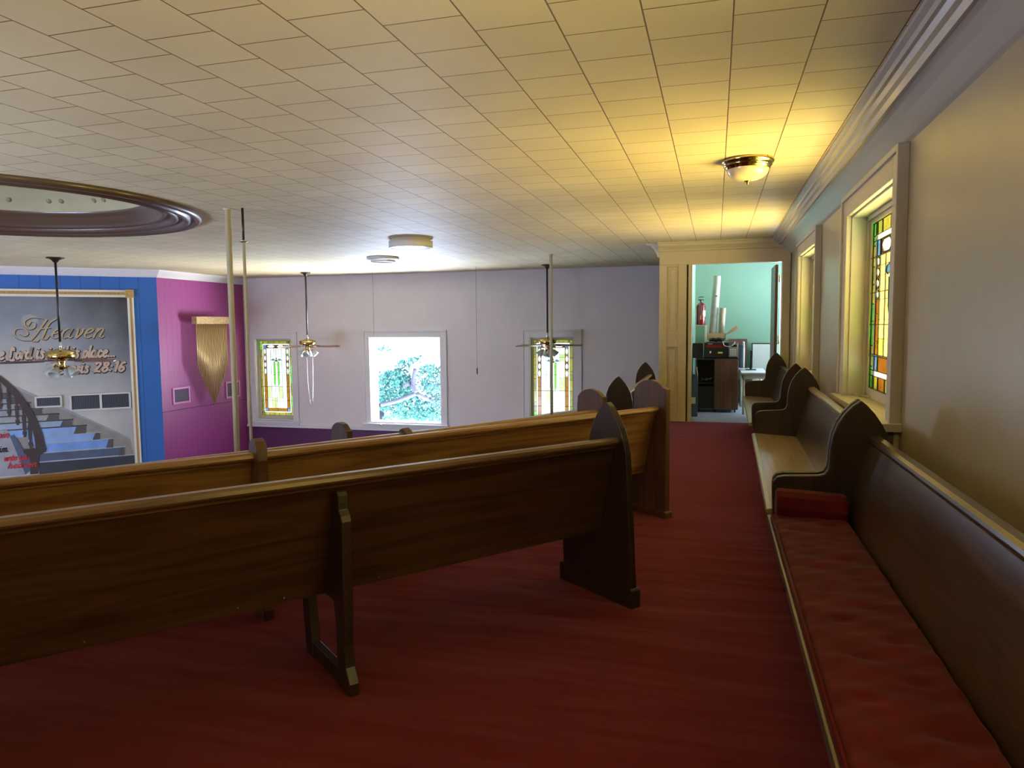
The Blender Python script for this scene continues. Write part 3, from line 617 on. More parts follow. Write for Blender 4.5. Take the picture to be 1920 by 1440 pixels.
for cx, cz, rx, rzz in cl:
    for _ in range(int(900*rx*rzz/0.3)):
        a = rnd.random()*2*math.pi; rr = math.sqrt(rnd.random()); p = Vector((cx+rx*rr*math.cos(a), rnd.uniform(-.5, .5), cz+rzz*rr*math.sin(a)))
        s = rnd.uniform(0.04, 0.085); R = Matrix.Rotation(rnd.uniform(0, 6.28), 3, 'Y') @ Matrix.Rotation(rnd.uniform(-.9, .9), 3, 'X')
        bm.faces.new([bm.verts.new(p + R @ Vector(v)*s) for v in ((-1, 0, 0), (0, 0.2, -.5), (1, 0, 0), (0, 0.2, .5))])
o = obj('foliage', bm, 'leaf', tr); o['kind'] = 'stuff'

# ------------------------------------------------------------------ pews
GOTHIC = [(0.0, 0.0), (0.0, 0.11), (0.018, 0.40), (0.035, 0.70), (0.045, 0.84), (0.062, 0.92), (0.092, 0.99), (0.135, 1.055), (0.175, 1.10), (0.205, 1.125),
          (0.245, 1.095), (0.285, 1.05), (0.32, 0.995), (0.345, 0.925), (0.357, 0.85), (0.36, 0.765), (0.366, 0.73), (0.382, 0.705), (0.41, 0.695), (0.60, 0.685), (0.635, 0.675), (0.655, 0.65), (0.66, 0.61),
          (0.655, 0.44), (0.60, 0.30), (0.585, 0.0)]
SHOULDER = [(0.03, 0.0), (0.03, 1.045), (0.055, 1.05), (0.085, 1.075), (0.13, 1.10), (0.20, 1.112), (0.27, 1.10), (0.325, 1.072), (0.36, 1.035), (0.37, 0.95),
            (0.372, 0.765), (0.38, 0.73), (0.395, 0.705), (0.42, 0.695), (0.60, 0.685), (0.635, 0.675), (0.655, 0.65), (0.66, 0.61), (0.655, 0.44), (0.60, 0.30), (0.585, 0.0)]
ROUNDTOP = [(0.05, 0.0), (0.03, 0.06), (0.055, 0.20), (0.045, 0.35), (0.06, 0.80), (0.055, 0.87), (0.062, 0.94), (0.085, 0.985), (0.125, 1.003), (0.165, 0.985), (0.185, 0.94), (0.19, 0.87), (0.24, 0.46), (0.60, 0.43), (0.60, 0.36), (0.53, 0.0), (0.44, 0.0), (0.48, 0.34), (0.22, 0.34), (0.19, 0.08), (0.18, 0.0)]
def end_panel(parent, prof, x0, x1, m, plinth):
    bm = BM(); prism(bm, prof, x0, x1, 'X'); o = obj('end_panel', bm, m, parent, 0.006)
    if plinth:
        bm = BM(); v0 = prof[0][0]-0.015
        pl = [(v0, 0.0), (v0, plinth-0.012), (v0+0.012, plinth), (0.598, plinth), (0.61, plinth-0.012), (0.61, 0.0)]
        prism(bm, pl, x0-0.014, x1+0.014, 'X'); obj('plinth', bm, m, o, 0.004)
def seg_parts(parent, x0, x1, wd, rail, seat, mtx=None):
    """back board, top rail and seat between two ends (x0 < x1)"""
    bm = BM(); pts = []
    back = [(0.135, 0.885), (0.165, 0.78), (0.195, 0.66), (0.222, 0.54), (0.245, 0.44), (0.255, 0.375)]
    prism(bm, back + [(v+0.022, z+0.003) for v, z in reversed(back)], x0, x1, 'X')
    if mtx: bmesh.ops.transform(bm, matrix=mtx, verts=bm.verts)
    obj('backrest', bm, wd, parent, 0.003)
    bm = BM(); prism(bm, [(0.102, 0.898), (0.097, 0.908), (0.10, 0.923), (0.112, 0.933), (0.148, 0.933), (0.163, 0.923), (0.168, 0.908), (0.163, 0.898), (0.155, 0.890), (0.155, 0.874), (0.126, 0.874), (0.124, 0.884), (0.116, 0.890)], x0, x1, 'X')
    if mtx: bmesh.ops.transform(bm, matrix=mtx, verts=bm.verts)
    obj('top_rail', bm, rail, parent, 0.003)
    bm = BM(); prism(bm, [(0.266, 0.405), (0.268, 0.432), (0.40, 0.440), (0.66, 0.455), (0.685, 0.450), (0.692, 0.437), (0.685, 0.420), (0.66, 0.415), (0.30, 0.405)], x0, x1, 'X')
    if mtx: bmesh.ops.transform(bm, matrix=mtx, verts=bm.verts)
    obj('seat', bm, seat, parent, 0.003)
def bracket(parent, x, m, th=0.045, low=False):
    bm = BM(); a, b = x-th/2, x+th/2
    prism(bm, [(0.005, 0.0), (0.008, 0.05), (0.045, 0.11), (0.058, 0.20), (0.05, 0.32), (0.045, 0.74), (0.052, 0.765), (0.075, 0.785), (0.078, 0.845), (0.09, 0.862), (0.115, 0.862), (0.15, 0.80), (0.235, 0.42), (0.17, 0.40), (0.145, 0.25), (0.14, 0.10), (0.12, 0.0)], a, b, 'X')
    prism(bm, [(0.15, 0.37), (0.15, 0.405), (0.60, 0.412), (0.60, 0.365)], a, b, 'X')
    prism(bm, [(0.60, 0.40), (0.52, 0.40), (0.45, 0.0), (0.54, 0.0)], a, b, 'X')
    prism(bm, [(0.10, 0.005), (0.10, 0.075), (0.50, 0.075), (0.50, 0.005)], a+.004, b-.004, 'X')
    obj('support', bm, m, parent, 0.004)
    bm = BM(); 
    for z in (0.815,):
        mt = Matrix.Translation((x, 0.076, z)) @ Matrix.Rotation(math.radians(90), 4, 'X'); bmesh.ops.create_cone(bm, cap_ends=True, segments=10, radius1=0.006, radius2=0.006, depth=0.008, matrix=mt)
    obj('screw', bm, 'brass', parent)
def pew_axis(a): return math.radians(90-a)
def pew(name, label, loc, a, Lg, right, left, wd, em, rail=None, seat=None, plinth=0.0, group=None, th=0.055, supports=(0.5,)):
    root = thing(name, label, 'pew', loc, pew_axis(a), group)
    seg_parts(root, -Lg+th*0.8, -th*0.8, wd, rail or wd, seat or wd)
    if right: end_panel(root, right, -th, 0.0, em, plinth)
    if left: end_panel(root, left, -Lg, -Lg+th, em, plinth)
    for s in supports: bracket(root, -Lg*s, em)
    return root
PG = 'angled church pews facing the nave'
p = pew('church_pew', 'nearest angled pew seen from behind, dark walnut with a pointed end panel', (-0.402, 3.915, 0), 39.2, 3.3, GOTHIC, GOTHIC, 'walnut', 'walnut_end', rail='walnut_lit_rail', plinth=0.11, group=PG, th=0.042)
for x, v, z in ((-1.05, 0.249, 0.40), (-1.42, 0.249, 0.395), (-1.86, 0.249, 0.40), (-2.05, 0.249, 0.40), (-2.6, 0.249, 0.40), (-0.55, 0.247, 0.42)):
    bm = BM(); bmesh.ops.create_icosphere(bm, subdivisions=1, radius=0.006, matrix=Matrix.Translation((x, v-0.002, z))); obj('nail_head', bm, 'chrome', p)
# second row: one long pew bent at its round-topped divider
def long_pew(name, label, loc, a, L1, bend, L2, right, em, wd, plinth, drop=0.0, dtop=0.97):
    root = thing(name, label, 'pew', loc, pew_axis(a), PG); th = 0.055
    seg_parts(root, -L1, -th*0.8, wd, wd, wd, Matrix.Translation((0, 0, drop)))
    mt = Matrix.Translation((-L1, 0.125, drop)) @ Matrix.Rotation(-math.radians(bend), 4, 'Z') @ Matrix.Translation((0, -0.125, 0))
    seg_parts(root, -L2, 0.0, wd, wd, wd, mt)
    end_panel(root, right, -th, 0.0, em, plinth)
    bm = BM(); prism(bm, [(v, z if z < 0.8 else 0.8+(z-0.8)*(dtop-0.8)/0.203) for v, z in ROUNDTOP], -L1-0.03, -L1+0.03, 'X'); obj('divider', bm, em, root, 0.006)
    bm = BM(); prism(bm, right, -L2, -L2+th, 'X'); bmesh.ops.transform(bm, matrix=mt, verts=bm.verts); obj('end_panel', bm, em, root, 0.006)
    return root
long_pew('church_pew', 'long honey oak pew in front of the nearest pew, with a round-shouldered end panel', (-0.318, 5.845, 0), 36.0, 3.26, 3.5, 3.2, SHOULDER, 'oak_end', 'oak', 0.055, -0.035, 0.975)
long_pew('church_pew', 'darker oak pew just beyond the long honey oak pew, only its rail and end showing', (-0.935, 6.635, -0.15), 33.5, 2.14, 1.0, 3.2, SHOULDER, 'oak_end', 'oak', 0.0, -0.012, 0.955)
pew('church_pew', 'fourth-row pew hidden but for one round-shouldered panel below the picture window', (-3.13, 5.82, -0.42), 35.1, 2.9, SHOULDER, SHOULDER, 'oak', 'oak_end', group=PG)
pew('church_pew', 'pew left of the doorway whose two pointed dark ends rise behind the oak pew', (-0.86, 11.60, -0.15), 0.0, 3.35, GOTHIC, GOTHIC, 'umber', 'walnut_end', rail='tan')  # tan rail: the daylight sheen along its top is put into the colour
WG = 'wall benches along the right wall'
pew('side_bench', 'near dark wall bench carrying the red cushion', (0.985, 4.385, 0), 0.0, 3.28, GOTHIC, GOTHIC, 'umber', 'walnut_end', seat='umber', group=WG, th=0.045)
pew('side_bench', 'middle wall bench with a bare tan seat below the nearest stained glass window', (1.055, 7.66, 0), 1.15, 3.22, GOTHIC, GOTHIC, 'umber', 'walnut_end', seat='tan', rail='tan', group=WG, th=0.045)
pew('side_bench', 'farthest wall bench, its end close to the doorway', (1.10, 11.66, 0), 0.8, 3.25, GOTHIC, GOTHIC, 'umber', 'walnut_end', seat='tan', group=WG, th=0.045)

# red cushion on the near bench, its far end turned up against the arm
cu = thing('seat_cushion', 'long red velvet cushion lying on the near wall bench', 'cushion', (0, 0, 0))
bm = BM(); NX, NY = 22, 150; X0, X1, Y0, Y1 = 0.308, 0.715, 1.15, 4.20
rn = random.Random(5); tufts = [(0.44 + 0.14*(k % 2) + rn.uniform(-.015, .015), Y0+0.12+0.145*k) for k in range(21)]
rows = []
for j in range(NY+1):
    y = Y0+(Y1-Y0)*j/NY; row = []
    for i in range(NX+1):
        t = i/NX; x = X0+(X1-X0)*t
        zt = 0.451 + (0.985-x-0.40)*0.03 if False else 0.505 - 0.012*t
        e = min(t, 1-t)*NX; zt -= 0.035*max(0, 1-e/2.0)**2
        for tx, ty in tufts:
            d2 = ((x-tx)/0.05)**2 + ((y-ty)/0.022)**2
            if d2 < 9: zt -= 0.012*math.exp(-d2)
        zt += 0.003*math.sin(y*31+x*9) + 0.002*math.sin(y*57-x*40)
        row.append(bm.verts.new((x, y, zt)))
    rows.append(row)
for j in range(NY):
    for i in range(NX): bm.faces.new((rows[j][i], rows[j][i+1], rows[j+1][i+1], rows[j+1][i])).smooth = True
low = [[bm.verts.new((v.co.x, v.co.y, 0.458)) for v in r] for r in (([rows[j][0] for j in range(NY+1)]), ([rows[j][NX] for j in range(NY+1)]))]
for side, i in ((0, 0), (1, NX)):
    for j in range(NY): bm.faces.new((rows[j][i], rows[j+1][i], low[side][j+1], low[side][j]))
bm.faces.new([rows[0][i] for i in range(NX+1)] + [low[1][0], low[0][0]])
obj('pad', bm, 'velvet', cu)
bm = BM()
prism(bm, [(4.145, 0.462), (4.13, 0.55), (4.16, 0.605), (4.20, 0.628), (4.25, 0.635), (4.29, 0.615), (4.325, 0.56), (4.325, 0.462)], 0.335, 0.70, 'X')
for v in bm.verts:
    if v.co.z > 0.5: v.co.z -= 0.02*(v.co.x-0.335)/0.4 
obj('turned_up_end', bm, 'velvet', cu, 0.02, seg=3)
bm = BM(); tube(bm, [(X0+0.004, Y0, 0.496), (X0+0.004, Y1-0.02, 0.496)], 0.006, 8); obj('piping', bm, 'velvet', cu)

# ------------------------------------------------------------------ poles, ceiling fixtures, fans
def pole(label, x, y, r, z0, z1, collar=None):
    root = thing('support_pole', label, 'pole', (x, y, z0))
    if collar is None:
        bm = BM(); tube(bm, [(0, 0, 0), (0, 0, z1-z0)], r, 16); obj('shaft', bm, 'pole', root)
        bm = BM(); lathe(bm, [(r, 0.0), (r*1.5, 0.0), (r*1.5, -0.012), (r, -0.016)], (0, 0, z1-z0), 16); obj('ceiling_flange', bm, 'pole', root)
    else:
        bm = BM(); tube(bm, [(0, 0, 0), (0, 0, collar-z0)], r, 14); obj('shaft', bm, 'pole', root)
        bm = BM(); tube(bm, [(0, 0, collar-z0), (0, 0, z1-z0)], r*0.8, 12); obj('upper_rod', bm, 'dark_bronze', root)
        bm = BM(); lathe(bm, [(r*.8, 0.02), (r*2.6, 0.012), (r*2.6, 0.0), (r, -0.01)], (0, 0, collar-z0), 16); obj('collar', bm, 'chrome', root)
pole('thicker cream pole of the pair in front of the purple wall', -5.12, 6.82, 0.031, -0.9, CEIL)
pole('thin cream pole with a dark upper rod and collar, next to the thicker one', -4.955, 6.85, 0.0165, -0.9, CEIL, 2.5)
pole('cream pole standing in front of the right far stained glass window', -2.912, 12.985, 0.028, -0.9, CEIL)

fl = thing('flush_ceiling_light', 'brass rimmed bowl light on the ceiling near the right wall', 'ceiling light', (0.23, 6.17, CEIL))
bm = BM(); lathe(bm, [(0.0, 0.0), (0.20, 0.0), (0.205, -0.015), (0.195, -0.03), (0.185, -0.034), (0.188, -0.048), (0.178, -0.058), (0.172, -0.060), (0.170, -0.074), (0.16, -0.078), (0.0, -0.07)], seg=48); obj('rim', bm, 'brass', fl)
bm = BM(); lathe(bm, [(0.163, -0.072), (0.160, -0.09), (0.145, -0.118), (0.115, -0.142), (0.075, -0.157), (0.03, -0.163), (0.0, -0.163)], seg=48); obj('bowl', bm, 'alabaster', fl)
bm = BM(); lathe(bm, [(0.0, -0.160), (0.028, -0.163), (0.026, -0.170), (0.008, -0.173), (0.008, -0.19), (0.0, -0.193)], seg=16); obj('finial', bm, 'brass', fl)
dl = thing('drum_ceiling_light', 'white drum light on the ceiling, the larger and nearer of the two round white fixtures', 'ceiling light', (-4.385, 10.05, CEIL))
bm = BM(); lathe(bm, [(0.0, 0.0), (0.29, 0.0), (0.29, -0.025), (0.325, -0.03), (0.325, -0.125), (0.315, -0.13), (0.305, -0.125)], seg=48); obj('drum', bm, 'white_plastic', dl)
bm = BM(); lathe(bm, [(0.305, -0.122), (0.22, -0.138), (0.12, -0.145), (0.0, -0.148)], seg=48); obj('lens', bm, 'lens', dl)
rl = thing('round_ceiling_light', 'flat round white fixture with bare ring tube, beyond the drum light', 'ceiling light', (-5.955, 12.35, CEIL))
bm = BM(); lathe(bm, [(0.0, 0.0), (0.30, 0.0), (0.30, -0.035), (0.28, -0.05), (0.0, -0.05)], seg=48); obj('base', bm, 'white_plastic', rl)
bm = BM(); pts = [(0.21*math.cos(2*math.pi*k/40), 0.21*math.sin(2*math.pi*k/40), -0.078) for k in range(41)]; tube(bm, pts, 0.02, 8, False); obj('ring_tube', bm, 'lens', rl)
bm = BM(); box(bm, (-0.10, -0.03, -0.075), (0.10, 0.03, -0.05)); box(bm, (0.12, -0.05, -0.09), (0.16, 0.05, -0.05)); obj('socket', bm, 'black', rl)
def wire(label, x, y, z0, weight):
    root = thing('hanging_wire', label, 'wire', (x, y, CEIL))
    bm = BM(); tube(bm, [(0, 0, 0), (0, 0, z0-CEIL)], 0.003, 6); obj('strand', bm, 'dark_bronze', root)
    if weight: bm = BM(); tube(bm, [(0, 0, z0-CEIL), (0, 0, z0-CEIL-0.13)], 0.014, 8); obj('weight', bm, 'black', root)
wire('thin wire hanging in front of the top of the clear picture window', -7.45, 14.9, 1.35, False)
wire('thin wire with a small dark weight, hanging between picture window and pole', -5.0, 14.9, 0.66, True)

def fan(label, x, y, zhub, phase, s, nshade, pull=False, rodm='black', ph2=0.0):
    root = thing('ceiling_fan', label, 'ceiling fan', (x, y, CEIL), 0, 'ceiling fans on long rods'); H = zhub-CEIL
    bm = BM(); lathe(bm, [(0.0, 0.0), (0.115*s, 0.0), (0.115*s, -0.018), (0.075*s, -0.03), (0.045*s, -0.055), (0.03*s, -0.085), (0.018, -0.09), (0.0, -0.09)], seg=24); obj('canopy', bm, 'dark_bronze' if rodm != 'brassy' else 'brass', root)
    bm = BM(); tube(bm, [(0, 0, -0.08), (0, 0, H+0.22*s)], 0.02, 12); obj('downrod', bm, 'black', root)
    bm = BM(); tube(bm, [(0, 0, H+0.24*s), (0, 0, H+0.12*s)], [0.022, 0.02], 12); obj('coupling', bm, 'chrome', root)
    bm = BM(); lathe(bm, [(0.0, 0.14), (0.05, 0.14), (0.10, 0.125), (0.175, 0.105), (0.19, 0.095), (0.192, 0.025), (0.185, 0.01), (0.12, -0.01), (0.06, -0.02), (0.0, -0.02)], seg=40)
    bmesh.ops.scale(bm, vec=(s, s, s), verts=bm.verts); bmesh.ops.translate(bm, vec=(0, 0, H), verts=bm.verts); obj('motor_housing', bm, 'brass', root)
    for k in range(5):
        a = phase + k*2*math.pi/5; R = Matrix.Rotation(a, 4, 'Z') @ Matrix.Rotation(math.radians(13), 4, 'X')
        bm = BM(); o_ = [(0.20, -.045), (0.30, -.062), (0.55, -.07), (0.70, -.066), (0.745, -.045), (0.755, 0.0), (0.745, .045), (0.70, .066), (0.55, .07), (0.30, .062), (0.20, .045)]
        prism(bm, [(p_[0]*s, p_[1]*s) for p_ in o_], -0.005, 0.005, 'Z'); bmesh.ops.transform(bm, matrix=Matrix.Translation((0, 0, H-0.035*s)) @ R, verts=bm.verts)
        bl = obj('blade', bm, 'blade', root)
        bm = BM(); prism(bm, [(0.10*s, -.016), (0.26*s, -.03), (0.29*s, 0.0), (0.26*s, .03), (0.10*s, .016)], 0.006, 0.012, 'Z'); bmesh.ops.transform(bm, matrix=Matrix.Translation((0, 0, H-0.035*s)) @ R, verts=bm.verts); obj('blade_iron', bm, 'dark_bronze', bl)
    bm = BM(); lathe(bm, [(0.0, -0.02), (0.055, -0.02), (0.06, -0.05), (0.045, -0.075), (0.055, -0.10), (0.05, -0.14), (0.03, -0.16), (0.0, -0.165)], seg=24); bmesh.ops.scale(bm, vec=(s, s, s), verts=bm.verts); bmesh.ops.translate(bm, vec=(0, 0, H), verts=bm.verts); obj('light_kit', bm, 'brass', root)
    for k in range(nshade):
        a = ph2 + k*2*math.pi/nshade; T = Matrix.Translation((0.10*s*math.cos(a), 0.10*s*math.sin(a), H-0.13*s)) @ Matrix.Rotation(a, 4, 'Z') @ Matrix.Rotation(math.radians(-42), 4, 'Y')
        bm = BM(); lathe(bm, [(0.022, 0.0), (0.035, -0.02), (0.055, -0.06), (0.068, -0.10), (0.078, -0.135), (0.075, -0.136), (0.064, -0.10), (0.051, -0.06), (0.031, -0.022), (0.02, -0.004)], seg=24)
        bmesh.ops.scale(bm, vec=(s, s, s), verts=bm.verts); bmesh.ops.transform(bm, matrix=T, verts=bm.verts); sh = obj('lamp_shade', bm, M['shade_glass'], root)
        bm = BM(); lathe(bm, [(0.0, 0.02), (0.024, 0.015), (0.026, -0.012), (0.0, -0.014)], seg=16); bmesh.ops.scale(bm, vec=(s, s, s), verts=bm.verts); bmesh.ops.transform(bm, matrix=T, verts=bm.verts); obj('lamp_socket', bm, 'brass', sh)
    if pull:
        bm = BM(); pts = catmull([(-0.03, 0, H-0.16), (-0.02, 0, H-0.9), (0.02, 0, H-1.33), (0.05, 0, H-1.4), (0.09, 0, H-1.3), (0.12, 0, H-0.6), (0.12, 0, H-0.16)], 5); tube(bm, pts, 0.0022, 6); obj('pull_chain', bm, 'chrome', root)
M['shade_glass'] = mat('frosted_shade_glass', (0.70, 0.76, 0.76), 0.15, coat=0.5)
M['shade_glass'].node_tree.nodes['Principled BSDF'].inputs['Transmission Weight'].default_value = 0.35
M['shade_glass'].node_tree.nodes['Principled BSDF'].inputs['IOR'].default_value = 1.25
fan('brass ceiling fan hanging in front of the staircase mural', -11.36, 10.30, 1.055, 0.35, 1.25, 4, ph2=0.3)
fan('ceiling fan on a black rod between the left stained glass and the picture window', -9.215, 15.0, 1.17, 0.45, 1.0, 4, True, ph2=-1.3)
fan('ceiling fan in front of the right far stained glass window, beside the pole', -3.47, 15.1, 1.18, 0.10, 1.0, 4, ph2=-1.1)

# ------------------------------------------------------------------ chimes and panels on the purple wall
ch = thing('tubular_chimes', 'gilded set of hanging chime tubes cut to a point on the purple wall', 'chimes', (-11.55, 14.58, 1.69))
bm = BM(); box(bm, (-0.05, -0.575, -0.005), (0.09, 0.575, 0.165)); obj('bar', bm, 'gold_bar', ch, 0.005)
for y0 in (-0.18, 0.10): bm = BM(); box(bm, (-0.249, y0, 0.03), (-0.05, y0+0.08, 0.10)); obj('bracket', bm, 'dark_purple', ch)
NT = 21
for k in range(NT):
    y = -0.52 + 1.04*k/(NT-1); t = abs(k-(NT-1)/2)/((NT-1)/2); zb = -1.05 - 0.90*(1-t)
    bm = BM(); tube(bm, [(0.03, y, 0.0), (0.03, y, zb)], 0.0145, 8); obj('tube', bm, 'gold_tube', ch)
def wall_panel(label, y0, y1, z0, z1):
    root = thing('vent_panel', label, 'vent panel', (-11.8, y0, z0)); f = 0.045
    bm = BM(); dy, dz = y1-y0, z1-z0
    box(bm, (0, -f, -f), (0.03, 0, dz+f)); box(bm, (0, dy, -f), (0.03, dy+f, dz+f)); box(bm, (0, 0, -f), (0.03, dy, 0)); box(bm, (0, 0, dz), (0.03, dy, dz+f)); obj('frame', bm, 'pink_frame', root, 0.004)
    bm = BM(); box(bm, (0, 0, 0), (0.012, dy, dz))
    for k in range(12): box(bm, (0.012, 0, dz*k/12), (0.018, dy, dz*k/12+0.008))
    obj('grille', bm, 'dark_purple', root)
wall_panel('small dark panel in a pink frame on the purple wall, left of the chimes', 13.56, 14.02, -0.09, 0.20)
wall_panel('small dark panel in a pink frame on the purple wall, right of the chimes', 15.40, 15.85, -0.13, 0.20)

# ------------------------------------------------------------------ the staircase mural on the blue wall
mu = thing('staircase_mural', 'large wall mural of a curving staircase with scripture lettering', 'mural', (BW[0], BW[1], 0), ROT45)
SL, SR, ZT = -6.4, -0.585, 2.26
bm = BM(); box(bm, (SL, -0.03, -2.2), (SR, 0.0, ZT)); obj('backdrop', bm, 'mural', mu)
bm = BM()
fp = [(0.0, 0.0), (0.0, 0.06), (0.03, 0.075), (0.045, 0.05), (0.085, 0.05), (0.10, 0.08), (0.125, 0.07), (0.125, 0.0)]
box(bm, (SL, -0.07, ZT), (SR-0.02, -0.0, ZT+0.05)); box(bm, (SL, -0.06, ZT+0.11), (SR-0.02, 0, ZT+0.155)); box(bm, (SR, -0.07, -2.2), (SR+0.045, 0, ZT)); box(bm, (SR+0.09, -0.06, -2.2), (SR+0.125, 0, ZT)); mf = obj('frame', bm, 'frame_white', mu, 0.006); mf['label'] = 'white and gold moulded frame'
bm = BM(); box(bm, (SL, -0.05, ZT+0.05), (SR-0.02, 0, ZT+0.11)); box(bm, (SR+0.045, -0.05, -2.2), (SR+0.09, 0, ZT))
for k in range(70): bmesh.ops.create_icosphere(bm, subdivisions=1, radius=0.02, matrix=Matrix.Translation((SR-0.08-k*0.075, -0.052, ZT+0.08)))
obj('gold_moulding', bm, 'gold_trim', mf)
bm = BM(); box(bm, (SR-0.03, -0.085, ZT-0.01), (SR+0.135, 0, ZT+0.165)); lathe(bm, [(0.065, 0.0), (0.06, 0.02), (0.04, 0.012), (0.03, 0.03), (0.0, 0.035)], (SR+0.052, -0.085, ZT+0.078), 20, mtx=Matrix.Rotation(math.radians(90), 3, 'X')); obj('corner_rosette', bm, 'gold_trim', mf, 0.004)
def flat(bm, pts, y, mi): 
    f = bm.faces.new([bm.verts.new((s, y, z)) for s, z in pts]); f.material_index = mi
PIC = [('step_slate', (0.035, 0.042, 0.06)), ('step_dusk', (0.075, 0.11, 0.19)), ('step_blue', (0.19, 0.36, 0.80)), ('step_sky', (0.26, 0.44, 0.82)), ('step_mist', (0.34, 0.45, 0.62)), ('step_grey', (0.36, 0.38, 0.40)),
       ('stringer_taupe', (0.30, 0.28, 0.26)), ('nosing_dark', (0.05, 0.045, 0.045)), ('banister_brown', (0.045, 0.028, 0.022)), ('step_end', (0.09, 0.085, 0.085)), ('haze_pale', (0.34, 0.36, 0.40)), ('nosing_light', (0.40, 0.46, 0.55))]
PM = [mat(n, c, 0.5, noise=0.12, nscale=5) for n, c in PIC]; IX = {n: i for i, (n, c) in enumerate(PIC)}
bm = BM(); Y = -0.032
# stringer and the wall below it
flat(bm, [(-2.75, 0.46), (-2.63, 0.40), (-0.66, -0.80), (-0.60, -1.2), (-2.3, -1.2), (-3.4, -0.4), (-3.4, 0.6)], Y, IX['stringer_taupe'])
flat(bm, [(-2.75, 0.46), (-2.63, 0.42), (-0.66, -0.78), (-0.66, -0.82), (-2.64, 0.36), (-2.78, 0.42)], Y-0.002, IX['haze_pale'])
steps = [(-2.2, -1.36, -0.56, 'step_slate'), (-1.36, -1.155, -0.60, 'step_slate'), (-1.155, -0.965, -0.78, 'step_dusk'), (-0.965, -0.77, -1.00, 'step_blue'), (-0.77, -0.618, -1.24, 'step_sky'), (-0.618, -0.45, -1.49, 'step_sky'), (-0.45, -0.309, -1.73, 'step_mist'), (-0.309, -0.17, -1.97, 'step_grey'), (-0.17, -0.04, -2.25, 'step_grey'), (-0.04, 0.09, -2.45, 'step_grey'), (0.09, 0.20, -2.6, 'step_grey'), (0.20, 0.30, -2.75, 'step_grey')]
for i, (z0, z1, sr, c) in enumerate(steps):
    sl = -2.36 if i < 3 else -2.42 - 0.10*(i-3)
    if i >= 5: sl = -3.35
    flat(bm, [(sl, z0), (sr, z0), (sr, z1), (sl, z1)], Y-0.003-0.0004*(20-i), IX[c])
    if 2 <= i: flat(bm, [(sr-0.22 if i > 4 else sr-0.13, z0), (sr, z0), (sr, z1-0.01), (sr-0.16 if i > 4 else sr-0.07, z1-0.01)], Y-0.012-0.0004*(20-i), IX['step_end'])
    flat(bm, [(sl, z1-0.02), (sr+0.03, z1-0.015), (sr+0.03, z1+0.012), (sl, z1+0.004)], Y-0.016, IX['nosing_light' if i in (1, 2, 3, 4) else 'nosing_dark'])
flat(bm, [(-3.4, -0.45), (-2.86, -0.45), (-2.60, -1.4), (-3.4, -1.4)], Y-0.022, IX['haze_pale'])
flat(bm, [(-2.95, -0.62), (-2.75, -0.55), (-2.45, -1.25), (-2.6, -1.4)], Y-0.020, IX['step_dusk'])
# banister, balusters and newel
rail = catmull([(-3.4, 0.93, 0), (-2.95, 0.62, 0), (-2.69, 0.30, 0), (-2.48, -0.10, 0), (-2.345, -0.54, 0), (-2.31, -0.86, 0)], 8)
for i in range(len(rail)-1):
    a, b = rail[i], rail[i+1]; ta, tb = i/len(rail), (i+1)/len(rail); wa, wb = 0.035+0.055*ta, 0.035+0.055*tb
    d = (b-a).normalized(); n = Vector((-d.y, d.x, 0))
    flat(bm, [(a.x-n.x*wa, a.y-n.y*wa), (b.x-n.x*wb, b.y-n.y*wb), (b.x+n.x*wb, b.y+n.y*wb), (a.x+n.x*wa, a.y+n.y*wa)], Y-0.030, IX['banister_brown'])
for s_, zt_, zb_ in ((-2.95, .62, -.02), (-2.81, .42, -.16), (-2.68, .26, -.36), (-2.57, .06, -.62), (-2.48, -.12, -.86)):
    for (a, b, wv) in ((0, .35, .02), (.35, .5, .034), (.5, .75, .03), (.75, .82, .018), (.82, .92, .036), (.92, 1, .022)):
        flat(bm, [(s_-wv, zt_+(zb_-zt_)*a), (s_+wv, zt_+(zb_-zt_)*a), (s_+wv, zt_+(zb_-zt_)*b), (s_-wv, zt_+(zb_-zt_)*b)], Y-0.028, IX['banister_brown'])
flat(bm, [(-2.62, -.87), (-2.20, -.86), (-2.22, -.95), (-2.34, -1.02), (-2.38, -1.4), (-2.52, -1.4), (-2.50, -1.02), (-2.60, -.95)], Y-0.029, IX['banister_brown'])
flat(bm, [(-2.46, 1.88), (-2.40, 1.97), (-2.28, 2.0), (-2.18, 1.95), (-2.14, 1.84), (-2.2, 1.72), (-2.32, 1.69), (-2.42, 1.76)], Y-0.001, IX['haze_pale'])
bmesh.ops.translate(bm, vec=(-.07, 0, -.10), verts=[v for f in bm.faces[-1:] for v in f.verts]) if hasattr(bm.faces, 'ensure_lookup_table') and not bm.faces.ensure_lookup_table() else None
obj('staircase_picture', bm, PM, mu)

